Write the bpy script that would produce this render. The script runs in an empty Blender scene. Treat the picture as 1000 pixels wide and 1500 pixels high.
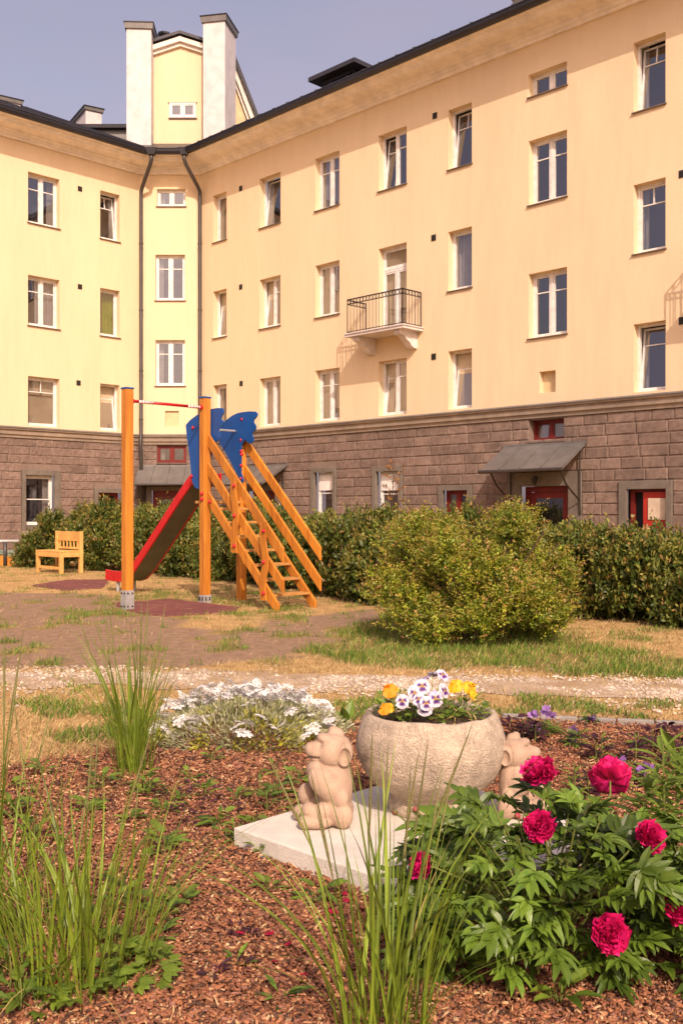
import bpy, bmesh, math, random
import numpy as np
from mathutils import Vector, Matrix, noise

random.seed(7)
RNG = np.random.default_rng(11)
SC = bpy.context.scene
COL = SC.collection
H = 1.35          # camera height
F = 1458.0        # focal length in photo pixels (35 mm on a 36 mm tall frame, 1500 px)

# ------------------------------------------------------------------ camera
cam_d = bpy.data.cameras.new('camera')
cam_d.sensor_fit = 'VERTICAL'; cam_d.sensor_height = 36.0; cam_d.lens = 35.0
cam_d.clip_start = 0.05; cam_d.clip_end = 2000
cam = bpy.data.objects.new('camera', cam_d); COL.objects.link(cam)
cam.location = (0, 0, H); cam.rotation_euler = (math.pi/2, 0, 0)
SC.camera = cam

# ------------------------------------------------------------------ sky, sun
SUN_EL = math.radians(38.7)
SUN_H = Vector((0.2071, -0.9783))
w = bpy.data.worlds.new('World'); SC.world = w; w.use_nodes = True
nt = w.node_tree; nt.nodes.clear()
out = nt.nodes.new('ShaderNodeOutputWorld'); bg = nt.nodes.new('ShaderNodeBackground')
sky = nt.nodes.new('ShaderNodeTexSky'); sky.sky_type = 'NISHITA'; sky.sun_disc = False
sky.sun_elevation = SUN_EL; sky.sun_rotation = math.atan2(SUN_H.x, SUN_H.y)
sky.dust_density = 5.0; sky.air_density = 1.0; sky.ozone_density = 1.0
veil = nt.nodes.new('ShaderNodeMix'); veil.data_type = 'RGBA'
tc = nt.nodes.new('ShaderNodeTexCoord')
mp = nt.nodes.new('ShaderNodeMapping'); mp.inputs['Scale'].default_value = (1.2, 1.2, 5.0)
ns = nt.nodes.new('ShaderNodeTexNoise'); ns.inputs['Scale'].default_value = 1.6; ns.inputs['Detail'].default_value = 4
rg = nt.nodes.new('ShaderNodeMapRange')
rg.inputs['From Min'].default_value = 0.3; rg.inputs['From Max'].default_value = 0.7
rg.inputs['To Min'].default_value = 0.10; rg.inputs['To Max'].default_value = 0.62
nt.links.new(tc.outputs['Generated'], mp.inputs['Vector']); nt.links.new(mp.outputs['Vector'], ns.inputs['Vector'])
nt.links.new(ns.outputs['Fac'], rg.inputs['Value']); nt.links.new(rg.outputs['Result'], veil.inputs['Factor'])
tint = nt.nodes.new('ShaderNodeMix'); tint.data_type = 'RGBA'; tint.blend_type = 'MULTIPLY'; tint.inputs['Factor'].default_value = 1.0
tint.inputs['B'].default_value = (1.64, 1.33, 1.20, 1)      # the whole sky seen through warm summer haze
nt.links.new(sky.outputs['Color'], tint.inputs['A']); nt.links.new(tint.outputs['Result'], veil.inputs['A'])
veil.inputs['B'].default_value = (3.9, 3.1, 3.9, 1)      # thin lilac cirrus veil
nt.links.new(veil.outputs['Result'], bg.inputs['Color'])
bg.inputs['Strength'].default_value = 0.122
nt.links.new(bg.outputs['Background'], out.inputs['Surface'])

sd = bpy.data.lights.new('sun', 'SUN'); sd.energy = 3.6; sd.angle = math.radians(0.53); sd.color = (1.0, 0.81, 0.66)
sun = bpy.data.objects.new('sun', sd); COL.objects.link(sun)
to_sun = Vector((SUN_H.x*math.cos(SUN_EL), SUN_H.y*math.cos(SUN_EL), math.sin(SUN_EL)))
sun.rotation_euler = to_sun.to_track_quat('Z', 'Y').to_euler(); sun.location = to_sun*60
SC.view_settings.view_transform = 'Standard'; SC.view_settings.look = 'None'
SC.view_settings.exposure = 0.26; SC.view_settings.gamma = 1.0; SC.view_settings.use_curve_mapping = False
SC.cycles.max_bounces = 6; SC.cycles.transparent_max_bounces = 8
SC.cycles.diffuse_bounces = 4; SC.cycles.caustics_reflective = False; SC.cycles.caustics_refractive = False

# ------------------------------------------------------------------ helpers
def tag(o, label=None, cat=None, group=None, kind=None):
    if label: o['label'] = label
    if cat: o['category'] = cat
    if group: o['group'] = group
    if kind: o['kind'] = kind
    return o

def empty(name, loc=(0, 0, 0), rz=0, label=None, cat=None, group=None):
    o = bpy.data.objects.new(name, None); COL.objects.link(o)
    o.location = loc; o.rotation_euler = (0, 0, rz); o.empty_display_size = .2
    return tag(o, label, cat, group)

def link(name, me, parent=None, loc=None, rot=None, scale=None):
    o = bpy.data.objects.new(name, me); COL.objects.link(o)
    if parent is not None: o.parent = parent
    if loc is not None: o.location = loc
    if rot is not None: o.rotation_euler = rot
    if scale is not None: o.scale = scale
    return o

def G(px, py, z=0.0):
    """point at height z where the sight line through photo pixel (px,py) meets that height"""
    Y = (H-z)*F/(py-750.0)
    return Vector(((px-500.0)/F*Y, Y, z))

class MB:
    """collects faces of several shapes, built as one mesh"""
    def __init__(s): s.v = []; s.f = []
    def quad(s, a, b, c, d):
        i = len(s.v); s.v += [tuple(a), tuple(b), tuple(c), tuple(d)]; s.f.append((i, i+1, i+2, i+3))
    def hexa(s, p):                         # 8 corners: bottom loop 0-3, top loop 4-7
        i = len(s.v); s.v += [tuple(q) for q in p]
        for f in ((3, 2, 1, 0), (4, 5, 6, 7), (0, 1, 5, 4), (1, 2, 6, 5), (2, 3, 7, 6), (3, 0, 4, 7)):
            s.f.append(tuple(i+k for k in f))
        return s
    def box(s, x0, x1, y0, y1, z0, z1):
        return s.hexa([(x0, y0, z0), (x1, y0, z0), (x1, y1, z0), (x0, y1, z0), (x0, y0, z1), (x1, y0, z1), (x1, y1, z1), (x0, y1, z1)])
    def beam(s, a, b, up, wd, ht):          # bar from a to b, width wd sideways, height ht along up
        a = Vector(a); b = Vector(b); d = (b-a).normalized(); up = Vector(up)
        sd = d.cross(up).normalized(); u = sd.cross(d).normalized()
        c = []
        for p in (a, b):
            c.append([p-sd*wd/2-u*ht/2, p+sd*wd/2-u*ht/2, p+sd*wd/2+u*ht/2, p-sd*wd/2+u*ht/2])
        return s.hexa(c[0]+c[1])
    def prism(s, poly, off):                # poly: list of 3D points, extruded by off
        i = len(s.v); n = len(poly); off = Vector(off)
        s.v += [tuple(p) for p in poly]+[tuple(Vector(p)+off) for p in poly]
        s.f.append(tuple(range(i+n-1, i-1, -1))); s.f.append(tuple(range(i+n, i+2*n)))
        for k in range(n):
            j = (k+1) % n; s.f.append((i+k, i+j, i+n+j, i+n+k))
        return s
    def tube(s, pts, r, n=8, cap=True):
        pts = [Vector(p) for p in pts]; i0 = len(s.v); m = len(pts)
        rs = r if isinstance(r, (list, tuple)) else [r]*m
        prev = None
        for k, p in enumerate(pts):
            d = (pts[min(k+1, m-1)]-pts[max(k-1, 0)]).normalized()
            if prev is None:
                a = d.orthogonal().normalized()
            else:
                a = (prev-d*prev.dot(d))
                a = a.normalized() if a.length > 1e-6 else d.orthogonal().normalized()
            prev = a; b = d.cross(a)
            for j in range(n):
                t = 2*math.pi*j/n; s.v.append(tuple(p+(a*math.cos(t)+b*math.sin(t))*rs[k]))
        for k in range(m-1):
            for j in range(n):
                q = (j+1) % n
                s.f.append((i0+k*n+j, i0+k*n+q, i0+(k+1)*n+q, i0+(k+1)*n+j))
        if cap:
            s.f.append(tuple(i0+j for j in range(n-1, -1, -1))); s.f.append(tuple(i0+(m-1)*n+j for j in range(n)))
        return s
    def lathe(s, prof, n=32, c=(0, 0, 0)):
        i0 = len(s.v)
        for r, z in prof:
            for j in range(n):
                t = 2*math.pi*j/n; s.v.append((c[0]+r*math.cos(t), c[1]+r*math.sin(t), c[2]+z))
        for k in range(len(prof)-1):
            for j in range(n):
                q = (j+1) % n; s.f.append((i0+k*n+j, i0+k*n+q, i0+(k+1)*n+q, i0+(k+1)*n+j))
        return s
    def ball(s, c, r, n=8, m=5):
        c = Vector(c)
        prof = [(max(1e-4, r*math.sin(math.pi*k/m)), -r*math.cos(math.pi*k/m)) for k in range(m+1)]
        return s.lathe(prof, n, c)
    def mesh(s, name, mat, smooth=False):
        me = bpy.data.meshes.new(name); me.from_pydata(s.v, [], s.f); me.update()
        if mat: me.materials.append(mat)
        if smooth: me.polygons.foreach_set('use_smooth', [True]*len(me.polygons))
        return me
    def build(s, name, mat, parent=None, smooth=False, loc=None, bevel=0):
        o = link(name, s.mesh(name, mat, smooth), parent, loc)
        if bevel:
            m = o.modifiers.new('bevel', 'BEVEL'); m.width = bevel; m.segments = 2; m.limit_method = 'ANGLE'
        return o

def mesh_np(name, V, Fq, mat, col=None, smooth=False):
    me = bpy.data.meshes.new(name); V = np.asarray(V, dtype=np.float32); Fq = np.asarray(Fq, dtype=np.int32)
    me.vertices.add(len(V)); me.vertices.foreach_set('co', V.ravel())
    k = Fq.shape[1]; me.loops.add(Fq.size); me.loops.foreach_set('vertex_index', Fq.ravel())
    me.polygons.add(len(Fq))
    me.polygons.foreach_set('loop_start', np.arange(0, Fq.size, k, dtype=np.int32))
    me.polygons.foreach_set('loop_total', np.full(len(Fq), k, dtype=np.int32))
    if smooth: me.polygons.foreach_set('use_smooth', np.ones(len(Fq), dtype=bool))
    me.update(calc_edges=True); me.validate()
    if col is not None:
        a = me.color_attributes.new('Col', 'FLOAT_COLOR', 'POINT')
        c = np.ones((len(V), 4), dtype=np.float32); c[:, :3] = col; a.data.foreach_set('color', c.ravel())
    me.materials.append(mat)
    return me

# ------------------------------------------------------------------ materials
def N(nt, t, **kw):
    n = nt.nodes.new(t)
    for k, v in kw.items(): setattr(n, k, v)
    return n

def pmat(name, col, rough=.8, var=.12, scale=4.0, bump=0.0, bscale=40.0, attr=False, transl=0.0, metal=0.0,
         objvar=0.0, spec=.4, col2=None, stretch=None, local=False, bdist=.02, dirt=None):
    m = bpy.data.materials.new(name); m.use_nodes = True; t = m.node_tree; L = t.links
    b = t.nodes['Principled BSDF']; b.inputs['Roughness'].default_value = rough; b.inputs['Metallic'].default_value = metal
    b.inputs['Specular IOR Level'].default_value = spec
    if local:
        src = N(t, 'ShaderNodeTexCoord').outputs['Object']
    else:
        src = N(t, 'ShaderNodeNewGeometry').outputs['Position']
    if stretch:
        mp = N(t, 'ShaderNodeMapping'); mp.inputs['Scale'].default_value = stretch
        L.new(src, mp.inputs['Vector']); src = mp.outputs['Vector']
    n1 = N(t, 'ShaderNodeTexNoise'); n1.inputs['Scale'].default_value = scale; n1.inputs['Detail'].default_value = 6
    n1.inputs['Roughness'].default_value = .6
    L.new(src, n1.inputs['Vector'])
    if attr:
        a = N(t, 'ShaderNodeAttribute', attribute_name='Col'); base = a.outputs['Color']
    else:
        rgb = N(t, 'ShaderNodeMix', data_type='RGBA')
        c2 = col2 if col2 else tuple(c*.8 for c in col)
        rgb.inputs['A'].default_value = (*c2, 1); rgb.inputs['B'].default_value = (*col, 1)
        mr0 = N(t, 'ShaderNodeMapRange'); mr0.inputs['From Min'].default_value = .35; mr0.inputs['From Max'].default_value = .65
        L.new(n1.outputs['Fac'], mr0.inputs['Value']); L.new(mr0.outputs['Result'], rgb.inputs['Factor'])
        base = rgb.outputs['Result']
    hs = N(t, 'ShaderNodeHueSaturation'); L.new(base, hs.inputs['Color'])
    mr = N(t, 'ShaderNodeMapRange'); mr.inputs['From Min'].default_value = .3; mr.inputs['From Max'].default_value = .7
    mr.inputs['To Min'].default_value = 1-var; mr.inputs['To Max'].default_value = 1+var
    n2 = N(t, 'ShaderNodeTexNoise'); n2.inputs['Scale'].default_value = scale*.23; n2.inputs['Detail'].default_value = 5
    L.new(src, n2.inputs['Vector']); L.new(n2.outputs['Fac'], mr.inputs['Value'])
    val = mr.outputs['Result']
    if objvar:
        oi = N(t, 'ShaderNodeObjectInfo'); m2 = N(t, 'ShaderNodeMapRange')
        m2.inputs['To Min'].default_value = 1-objvar; m2.inputs['To Max'].default_value = 1+objvar
        L.new(oi.outputs['Random'], m2.inputs['Value'])
        mm = N(t, 'ShaderNodeMath', operation='MULTIPLY'); L.new(val, mm.inputs[0]); L.new(m2.outputs['Result'], mm.inputs[1]); val = mm.outputs[0]
    L.new(val, hs.inputs['Value']); fin = hs.outputs['Color']
    if dirt:                                 # (colour, noise scale, low threshold, strength): weathering blotches
        dn = N(t, 'ShaderNodeTexNoise'); dn.inputs['Scale'].default_value = dirt[1]; dn.inputs['Detail'].default_value = 7; dn.inputs['Roughness'].default_value = .7
        L.new(src, dn.inputs['Vector'])
        dm = N(t, 'ShaderNodeMapRange'); dm.inputs['From Min'].default_value = dirt[2]; dm.inputs['From Max'].default_value = dirt[2]+.15
        dm.inputs['To Max'].default_value = dirt[3]
        L.new(dn.outputs['Fac'], dm.inputs['Value'])
        dx = N(t, 'ShaderNodeMix', data_type='RGBA'); dx.inputs['B'].default_value = (*dirt[0], 1)
        L.new(dm.outputs['Result'], dx.inputs['Factor']); L.new(fin, dx.inputs['A']); fin = dx.outputs['Result']
    L.new(fin, b.inputs['Base Color'])
    if bump:
        n3 = N(t, 'ShaderNodeTexNoise'); n3.inputs['Scale'].default_value = bscale; n3.inputs['Detail'].default_value = 5
        L.new(src, n3.inputs['Vector'])
        bp = N(t, 'ShaderNodeBump'); bp.inputs['Strength'].default_value = bump; bp.inputs['Distance'].default_value = bdist
        L.new(n3.outputs['Fac'], bp.inputs['Height']); L.new(bp.outputs['Normal'], b.inputs['Normal'])
    if transl:
        tr = N(t, 'ShaderNodeBsdfTranslucent'); L.new(fin, tr.inputs['Color'])
        mx = N(t, 'ShaderNodeMixShader'); mx.inputs['Fac'].default_value = transl
        o = t.nodes['Material Output']
        L.new(b.outputs['BSDF'], mx.inputs[1]); L.new(tr.outputs['BSDF'], mx.inputs[2]); L.new(mx.outputs['Shader'], o.inputs['Surface'])
    return m

def glass_mat(name, ior=.19, tint=(.74, .74, .76)):
    m = bpy.data.materials.new(name); m.use_nodes = True; t = m.node_tree; L = t.links; t.nodes.clear()
    o = N(t, 'ShaderNodeOutputMaterial'); lw_ = N(t, 'ShaderNodeLayerWeight'); pw_ = N(t, 'ShaderNodeMath', operation='POWER'); pw_.inputs[1].default_value = 4.0
    L.new(lw_.outputs['Facing'], pw_.inputs[0]); fr = N(t, 'ShaderNodeMapRange'); fr.inputs['To Min'].default_value = ior; fr.inputs['To Max'].default_value = 1.0; L.new(pw_.outputs[0], fr.inputs['Value'])
    tr = N(t, 'ShaderNodeBsdfTransparent'); tr.inputs['Color'].default_value = (*tint, 1)
    gl = N(t, 'ShaderNodeBsdfGlossy'); gl.inputs['Roughness'].default_value = .015; gl.inputs['Color'].default_value = (.95, .95, 1, 1)
    nz = N(t, 'ShaderNodeTexNoise'); nz.inputs['Scale'].default_value = 1.3
    ps = N(t, 'ShaderNodeNewGeometry'); L.new(ps.outputs['Position'], nz.inputs['Vector'])
    bp = N(t, 'ShaderNodeBump'); bp.inputs['Strength'].default_value = .06; bp.inputs['Distance'].default_value = .05
    L.new(nz.outputs['Fac'], bp.inputs['Height']); L.new(bp.outputs['Normal'], gl.inputs['Normal'])
    mx = N(t, 'ShaderNodeMixShader'); L.new(fr.outputs['Result'], mx.inputs['Fac'])
    L.new(tr.outputs['BSDF'], mx.inputs[1]); L.new(gl.outputs['BSDF'], mx.inputs[2]); L.new(mx.outputs['Shader'], o.inputs['Surface'])
    return m

M = {}
M['plaster'] = pmat('plaster', (.735, .58, .385), .9, .04, 3.0, .25, 60, dirt=((.54, .42, .29), 1.6, .57, .16), col2=(.71, .55, .36), stretch=(1.4, 1.4, .3))
M['plaster2'] = pmat('plaster2', (.72, .56, .33), .9, .04, 3.0, .2, 60)
M['white_render'] = pmat('white_render', (.70, .64, .63), .85, .02, 3, .15, 50)
M['cornice'] = pmat('cornice', (.84, .77, .69), .85, .06, 3, .1, 40, dirt=((.60, .49, .39), 2.0, .58, .4))
M['ledge'] = pmat('ledge', (.30, .235, .18), .85, .15, 5, .3, 60, dirt=((.16, .13, .11), 3.0, .55, .6))
M['stone'] = pmat('stone', (.262, .192, .156), .92, .18, 9, 1.0, 70, objvar=.15, col2=(.19, .13, .105), dirt=((.13, .095, .085), 2.2, .57, .55), bdist=.03)
M['mortar'] = pmat('mortar', (.23, .17, .137), .95, .1, 9, .4, 60)
M['surround'] = pmat('surround', (.17, .145, .12), .9, .12, 8, .4, 80)
M['roof'] = pmat('roof', (.055, .052, .062), .42, .2, 3, .05, 20, metal=.3)
M['gutter'] = pmat('gutter', (.03, .028, .034), .35, .2, 6, metal=.3)
M['pipe'] = pmat('pipe', (.07, .062, .058), .45, .15, 6, metal=.2)
M['canopy'] = pmat('canopy', (.21, .195, .185), .5, .15, 4, .05, 20, metal=.4)
M['win_white'] = pmat('win_white', (.82, .79, .76), .45, .04, 5)
M['win_red'] = pmat('win_red', (.17, .016, .012), .5, .15, 12)
M['sill'] = pmat('sill', (.16, .12, .10), .5, .15, 8)
M['glass'] = glass_mat('glass')
M['shade_paint'] = pmat('shade_paint', (.055, .052, .062), .9)  # darkness of unlit rooms, put into the colour of backing sheets
M['blind_and_reflection'] = pmat('blind_and_reflection', (.58, .47, .32), .9, .08, 1.5)  # beige of real blinds, also painted for courtyard reflections in lower panes
M['grey_curtain'] = pmat('grey_curtain', (.42, .39, .40), .9, .1, 3)
M['pale_curtain'] = pmat('pale_curtain', (.50, .46, .42), .9, .1, 3)
M['green_curtain'] = pmat('green_curtain', (.34, .45, .02), .85, .1, 3, transl=.2)
M['vent'] = pmat('vent', (.035, .032, .03), .7)
M['iron'] = pmat('iron', (.025, .018, .014), .55, .2, 15)
M['lamp_black'] = pmat('lamp_black', (.02, .02, .02), .5)
M['wood'] = pmat('wood', (.60, .235, .028), .55, .2, 16, .3, 60, col2=(.42, .14, .015), stretch=(1, 1, .10), objvar=.1, dirt=((.26, .09, .02), 22, .60, .5))
M['wood_step'] = pmat('wood_step', (.52, .26, .075), .7, .2, 12, .3, 60, objvar=.12)
M['bench_wood'] = pmat('bench_wood', (.72, .40, .12), .7, .15, 10, .2, 50, objvar=.08)
M['blue'] = pmat('blue', (.006, .085, .34), .42, .06, 4, spec=.5)
M['red'] = pmat('red', (.58, .008, .012), .38, .06, 4, spec=.5)
M['knob'] = pmat('knob', (.55, .015, .03), .35)
M['under'] = pmat('under', (.16, .145, .085), .75, .15, 3)
M['galv'] = pmat('galv', (.48, .47, .46), .5, .12, 18, metal=.35)
M['rubber'] = pmat('rubber', (.20, .062, .055), .95, .15, 6, .5, 220, dirt=((.42, .28, .15), 4, .56, .6))
M['concrete'] = pmat('concrete', (.70, .65, .57), .9, .07, 6, .3, 120, dirt=((.42, .36, .28), 3.5, .58, .5))
M['planter'] = pmat('planter', (.55, .45, .345), .95, .2, 75, 1.0, 120, col2=(.42, .33, .24), dirt=((.26, .195, .14), 11.0, .54, .6), bdist=.012)
M['statue'] = pmat('statue', (.47, .335, .24), .9, .10, 14, .5, 190, col2=(.38, .26, .185), bdist=.006, dirt=((.24, .165, .12), 16, .57, .6))
M['win_white'].node_tree.nodes['Principled BSDF'].inputs['Roughness'].default_value = .5
M['soil'] = pmat('soil', (.10, .058, .035), .95, .3, 30, 1.0, 60)
M['mulch'] = pmat('mulch', (.17, .07, .035), .95, .3, 25, 1.0, 70, col2=(.08, .03, .016))
M['chips'] = pmat('chips', (.3, .1, .05), .85, .2, 60, attr=True)
M['gravel'] = pmat('gravel', (.60, .47, .34), .95, .2, 18, 1.0, 90, col2=(.46, .33, .21), dirt=((.40, .27, .15), 1.6, .45, .9))
M['pebble'] = pmat('pebble', (.6, .55, .5), .9, .05, 30, attr=True)
M['grass'] = pmat('grass', (.1, .1, .02), .65, .12, 4, attr=True, transl=.2)
M['foliage'] = pmat('foliage', (.1, .1, .02), .5, .2, 2.5, attr=True, transl=.16, spec=.4)
M['bark'] = pmat('bark', (.10, .065, .04), .95, .2, 20, .5, 60)
M['leaf'] = pmat('leaf', (.11, .17, .018), .42, .25, 20, objvar=.5, transl=.15, spec=.4, col2=(.065, .12, .014))
M['leaf_light'] = pmat('leaf_light', (.20, .28, .03), .5, .15, 14, objvar=.25, transl=.3, col2=(.11, .18, .025))
M['leaf_purple'] = pmat('leaf_purple', (.075, .018, .03), .5, .2, 14, objvar=.3, transl=.15, col2=(.035, .01, .016))
M['blade'] = pmat('blade', (.21, .28, .028), .45, .2, 10, objvar=.45, transl=.22, col2=(.14, .21, .02))
M['blade_dry'] = pmat('blade_dry', (.48, .36, .12), .7, .15, 10, objvar=.2, transl=.2)
M['seed'] = pmat('seed', (.24, .23, .08), .8, .2, 60, .6, 300, objvar=.2)
M['stem'] = pmat('stem', (.16, .19, .04), .6, .15, 10)
M['peony'] = pmat('peony', (.60, .006, .045), .55, .12, 30, transl=.25, attr=True, spec=.3)
M['lilac'] = pmat('lilac', (.38, .20, .52), .6, .1, 30, transl=.2)
M['flower_attr'] = pmat('flower_attr', (.5, .5, .5), .6, .05, 30, attr=True, transl=.2)
M['edging'] = pmat('edging', (.30, .27, .24), .8, .15, 12, .3, 60)
M['tarp'] = pmat('tarp', (.22, .30, .24), .6, .1, 6)
M['notice'] = pmat('notice', (.62, .50, .38), .7, .05, 5)

# ------------------------------------------------------------------ ground
def in_poly(x, y, P):
    x = np.asarray(x); y = np.asarray(y); r = np.zeros(x.shape, bool); n = len(P)
    for i in range(n):
        x0, y0 = P[i]; x1, y1 = P[(i+1) % n]
        c = ((y0 > y) != (y1 > y)) & (x < (x1-x0)*(y-y0)/((y1-y0) if y1 != y0 else 1e-9)+x0)
        r ^= c
    return r

def gp(*pts): return [tuple(G(*p)[:2]) for p in pts]
DIRT = [(-13, 18.0)]+gp((0, 868), (150, 872), (220, 905), (300, 928), (430, 905), (560, 893), (575, 915), (500, 935), (475, 968), (330, 976), (0, 976))+[(-13, 8.6)]
GREEN = gp((470, 962), (500, 925), (560, 905), (800, 925), (900, 945), (1000, 968), (1020, 1000), (700, 976), (560, 972))
PATH = [(-9, 8.35), (-4, 8.3), (-1.3, 8.4), (1, 8.15), (3, 8.0), (9, 7.9), (9, 6.95), (3.2, 7.05), (1.2, 7.3), (-.8, 7.6), (-2.5, 7.7), (-4, 7.75), (-9, 7.75)]
BED = [(-6, 4.9), (-2.6, 4.95), (-1.8, 5.15), (-1.1, 5.85), (-.5, 6.3), (.2, 6.35), (1.0, 6.5), (2.2, 6.32), (5, 5.9), (6, 1.0), (-6, 1.0)]

def fbm(x, y, s, seed=0.0):
    v = np.empty(len(x))
    for i in range(len(x)):
        v[i] = noise.fractal(Vector((x[i]*s, y[i]*s, seed)), 1.0, 2.0, 3)
    return v

def zone(x, y):
    """dirt, green weights for ground points"""
    jx = fbm(x, y, .9, 3.1)*.55; jy = fbm(x, y, .9, 9.7)*.55
    d = in_poly(x+jx, y+jy, DIRT).astype(float)
    g = in_poly(x+jx*.7, y+jy*.7, GREEN).astype(float)
    n = fbm(x, y, .8, 21.0)
    n2 = fbm(x, y, 2.1, 47.0); g = np.maximum(g, ((n2+.35*n > .36) & (y > 8.6)).astype(float)*.8)
    near = ((x > -3.7) & (x < -.4) & (y > 12.4) & (y < 16.8))
    g = np.maximum(g, (near & (n2+.5*n > .06)).astype(float)*.9)
    d = d*(1-.7*(g > .5)*(n > .3))
    return d, g

gx = np.concatenate([[-160, -60, -25, -14], np.arange(-10, 8.01, .16), [11, 18, 30, 60, 160]])
gy = np.concatenate([[-60, -10, 0], np.arange(1.6, 24.01, .16), [26, 28, 30, 34, 50, 100, 220]])
XX, YY = np.meshgrid(gx, gy); xs = XX.ravel(); ys = YY.ravel()
dz, gz = zone(xs, ys)
V = np.stack([xs, ys, np.zeros_like(xs)], 1)
nx = len(gx); ii = np.arange(len(gy)-1)[:, None]*nx+np.arange(nx-1)[None, :]; ii = ii.ravel()
FQ = np.stack([ii, ii+1, ii+1+nx, ii+nx], 1)
colz = np.stack([dz, gz, np.zeros_like(dz)], 1)
gm = bpy.data.materials.new('ground'); gm.use_nodes = True; t = gm.node_tree; L = t.links; b = t.nodes['Principled BSDF']
b.inputs['Roughness'].default_value = .95; b.inputs['Specular IOR Level'].default_value = .15
at = N(t, 'ShaderNodeAttribute', attribute_name='Col'); sp = N(t, 'ShaderNodeSeparateColor'); L.new(at.outputs['Color'], sp.inputs['Color'])
ps = N(t, 'ShaderNodeNewGeometry')
def nmix(c1, c2, scale, detail=6):
    n = N(t, 'ShaderNodeTexNoise'); n.inputs['Scale'].default_value = scale; n.inputs['Detail'].default_value = detail; n.inputs['Roughness'].default_value = .65
    L.new(ps.outputs['Position'], n.inputs['Vector'])
    r = N(t, 'ShaderNodeMapRange'); r.inputs['From Min'].default_value = .36; r.inputs['From Max'].default_value = .64; L.new(n.outputs['Fac'], r.inputs['Value'])
    m = N(t, 'ShaderNodeMix', data_type='RGBA'); m.inputs['A'].default_value = (*c1, 1); m.inputs['B'].default_value = (*c2, 1)
    L.new(r.outputs['Result'], m.inputs['Factor']); return m.outputs['Result'], n
straw, _ = nmix((.40, .24, .10), (.56, .37, .16), 5)
dirtc, dn = nmix((.24, .155, .10), (.35, .23, .15), 9)
greenc, _ = nmix((.15, .14, .03), (.30, .22, .08), 6)
m1 = N(t, 'ShaderNodeMix', data_type='RGBA'); L.new(sp.outputs['Red'], m1.inputs['Factor']); L.new(straw, m1.inputs['A']); L.new(dirtc, m1.inputs['B'])
m2 = N(t, 'ShaderNodeMix', data_type='RGBA'); L.new(sp.outputs['Green'], m2.inputs['Factor']); L.new(m1.outputs['Result'], m2.inputs['A']); L.new(greenc, m2.inputs['B'])
L.new(m2.outputs['Result'], b.inputs['Base Color'])
bn = N(t, 'ShaderNodeTexNoise'); bn.inputs['Scale'].default_value = 45; bn.inputs['Detail'].default_value = 6; L.new(ps.outputs['Position'], bn.inputs['Vector'])
bp = N(t, 'ShaderNodeBump'); bp.inputs['Strength'].default_value = .9; bp.inputs['Distance'].default_value = .03
L.new(bn.outputs['Fac'], bp.inputs['Height']); L.new(bp.outputs['Normal'], b.inputs['Normal'])
tag(link('ground', mesh_np('ground', V, FQ, gm, colz)), 'dry courtyard ground of bare earth and straw coloured grass', 'ground', kind='structure')

def sheet(name, poly, z, mat, jag=.06, step=.1, **kw):
    pts = []
    n = len(poly)
    for i in range(n):
        a = Vector(poly[i]); c = Vector(poly[(i+1) % n]); k = max(1, int((c-a).length/step))
        for j in range(k):
            p = a.lerp(c, j/k); q = noise.noise_vector(Vector((p.x*3, p.y*3, 1.7)))
            pts.append((p.x+q.x*jag, p.y+q.y*jag, z))
    bm = bmesh.new(); f = bm.faces.new([bm.verts.new(p) for p in pts])
    bmesh.ops.triangulate(bm, faces=[f]); me = bpy.data.meshes.new(name); bm.to_mesh(me); bm.free(); me.materials.append(mat)
    if me.polygons and me.polygons[0].normal.z < 0: me.flip_normals()
    return tag(link(name, me), **kw)
sheet('gravel_path', PATH, .006, M['gravel'], .22, .12, label='pale gravel path crossing the courtyard', cat='path', kind='structure')
sheet('mulch_bed', BED, .008, M['mulch'], .12, .1, label='flower bed covered with reddish bark mulch', cat='bed', kind='structure')

def scatter(n, x0, x1, y0, y1, power=1.0):
    """random ground points, denser near the camera, within the view wedge plus a margin"""
    u = RNG.random(n); y = y0*(y1/y0)**u if power else y0+(y1-y0)*u
    x = RNG.uniform(-1, 1, n)*np.where(RNG.random(n) < .8, .40*y+.4, .62*y+1.0)
    k = (x > x0) & (x < x1); return x[k], y[k]

# bark chips
x, y = scatter(190000, -4.4, 4.4, 2.1, 6.5); k = in_poly(x+RNG.normal(0, .05, len(x)), y+RNG.normal(0, .05, len(x)), BED); x = x[k]; y = y[k]; n = len(x)
Ln = RNG.gamma(2.0, .0062, n)+.0045; Wd = np.minimum(RNG.gamma(2.2, .0023, n)+.0018, Ln*.75); Th = RNG.uniform(.002, .007, n)
th = RNG.uniform(0, 2*np.pi, n); pit = RNG.normal(0, .30, n); rol = RNG.normal(0, .4, n); zc = .010+RNG.random(n)*.02
ax = np.stack([np.cos(th)*np.cos(pit), np.sin(th)*np.cos(pit), np.sin(pit)], 1)
sx = np.stack([-np.sin(th)*np.cos(rol), np.cos(th)*np.cos(rol), np.sin(rol)], 1); up = np.cross(ax, sx)
C = np.stack([x, y, zc], 1); cor = []
for (a, b_, c_) in ((-1, -1, -1), (1, -.6, -1), (1, .7, -1), (-1, 1, -1), (-.9, -.8, 1), (.95, -.5, 1), (.9, .5, 1), (-1, .8, 1)):
    cor.append(C+ax*(a*Ln/2)[:, None]+sx*(b_*Wd/2)[:, None]+up*(c_*Th/2)[:, None])
V = np.stack(cor, 1).reshape(-1, 3); base = (np.arange(n)*8)[:, None]
FQ = np.concatenate([base+np.array(q)[None] for q in ((4, 5, 6, 7), (0, 1, 5, 4), (1, 2, 6, 5), (2, 3, 7, 6), (3, 0, 4, 7))])
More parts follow.
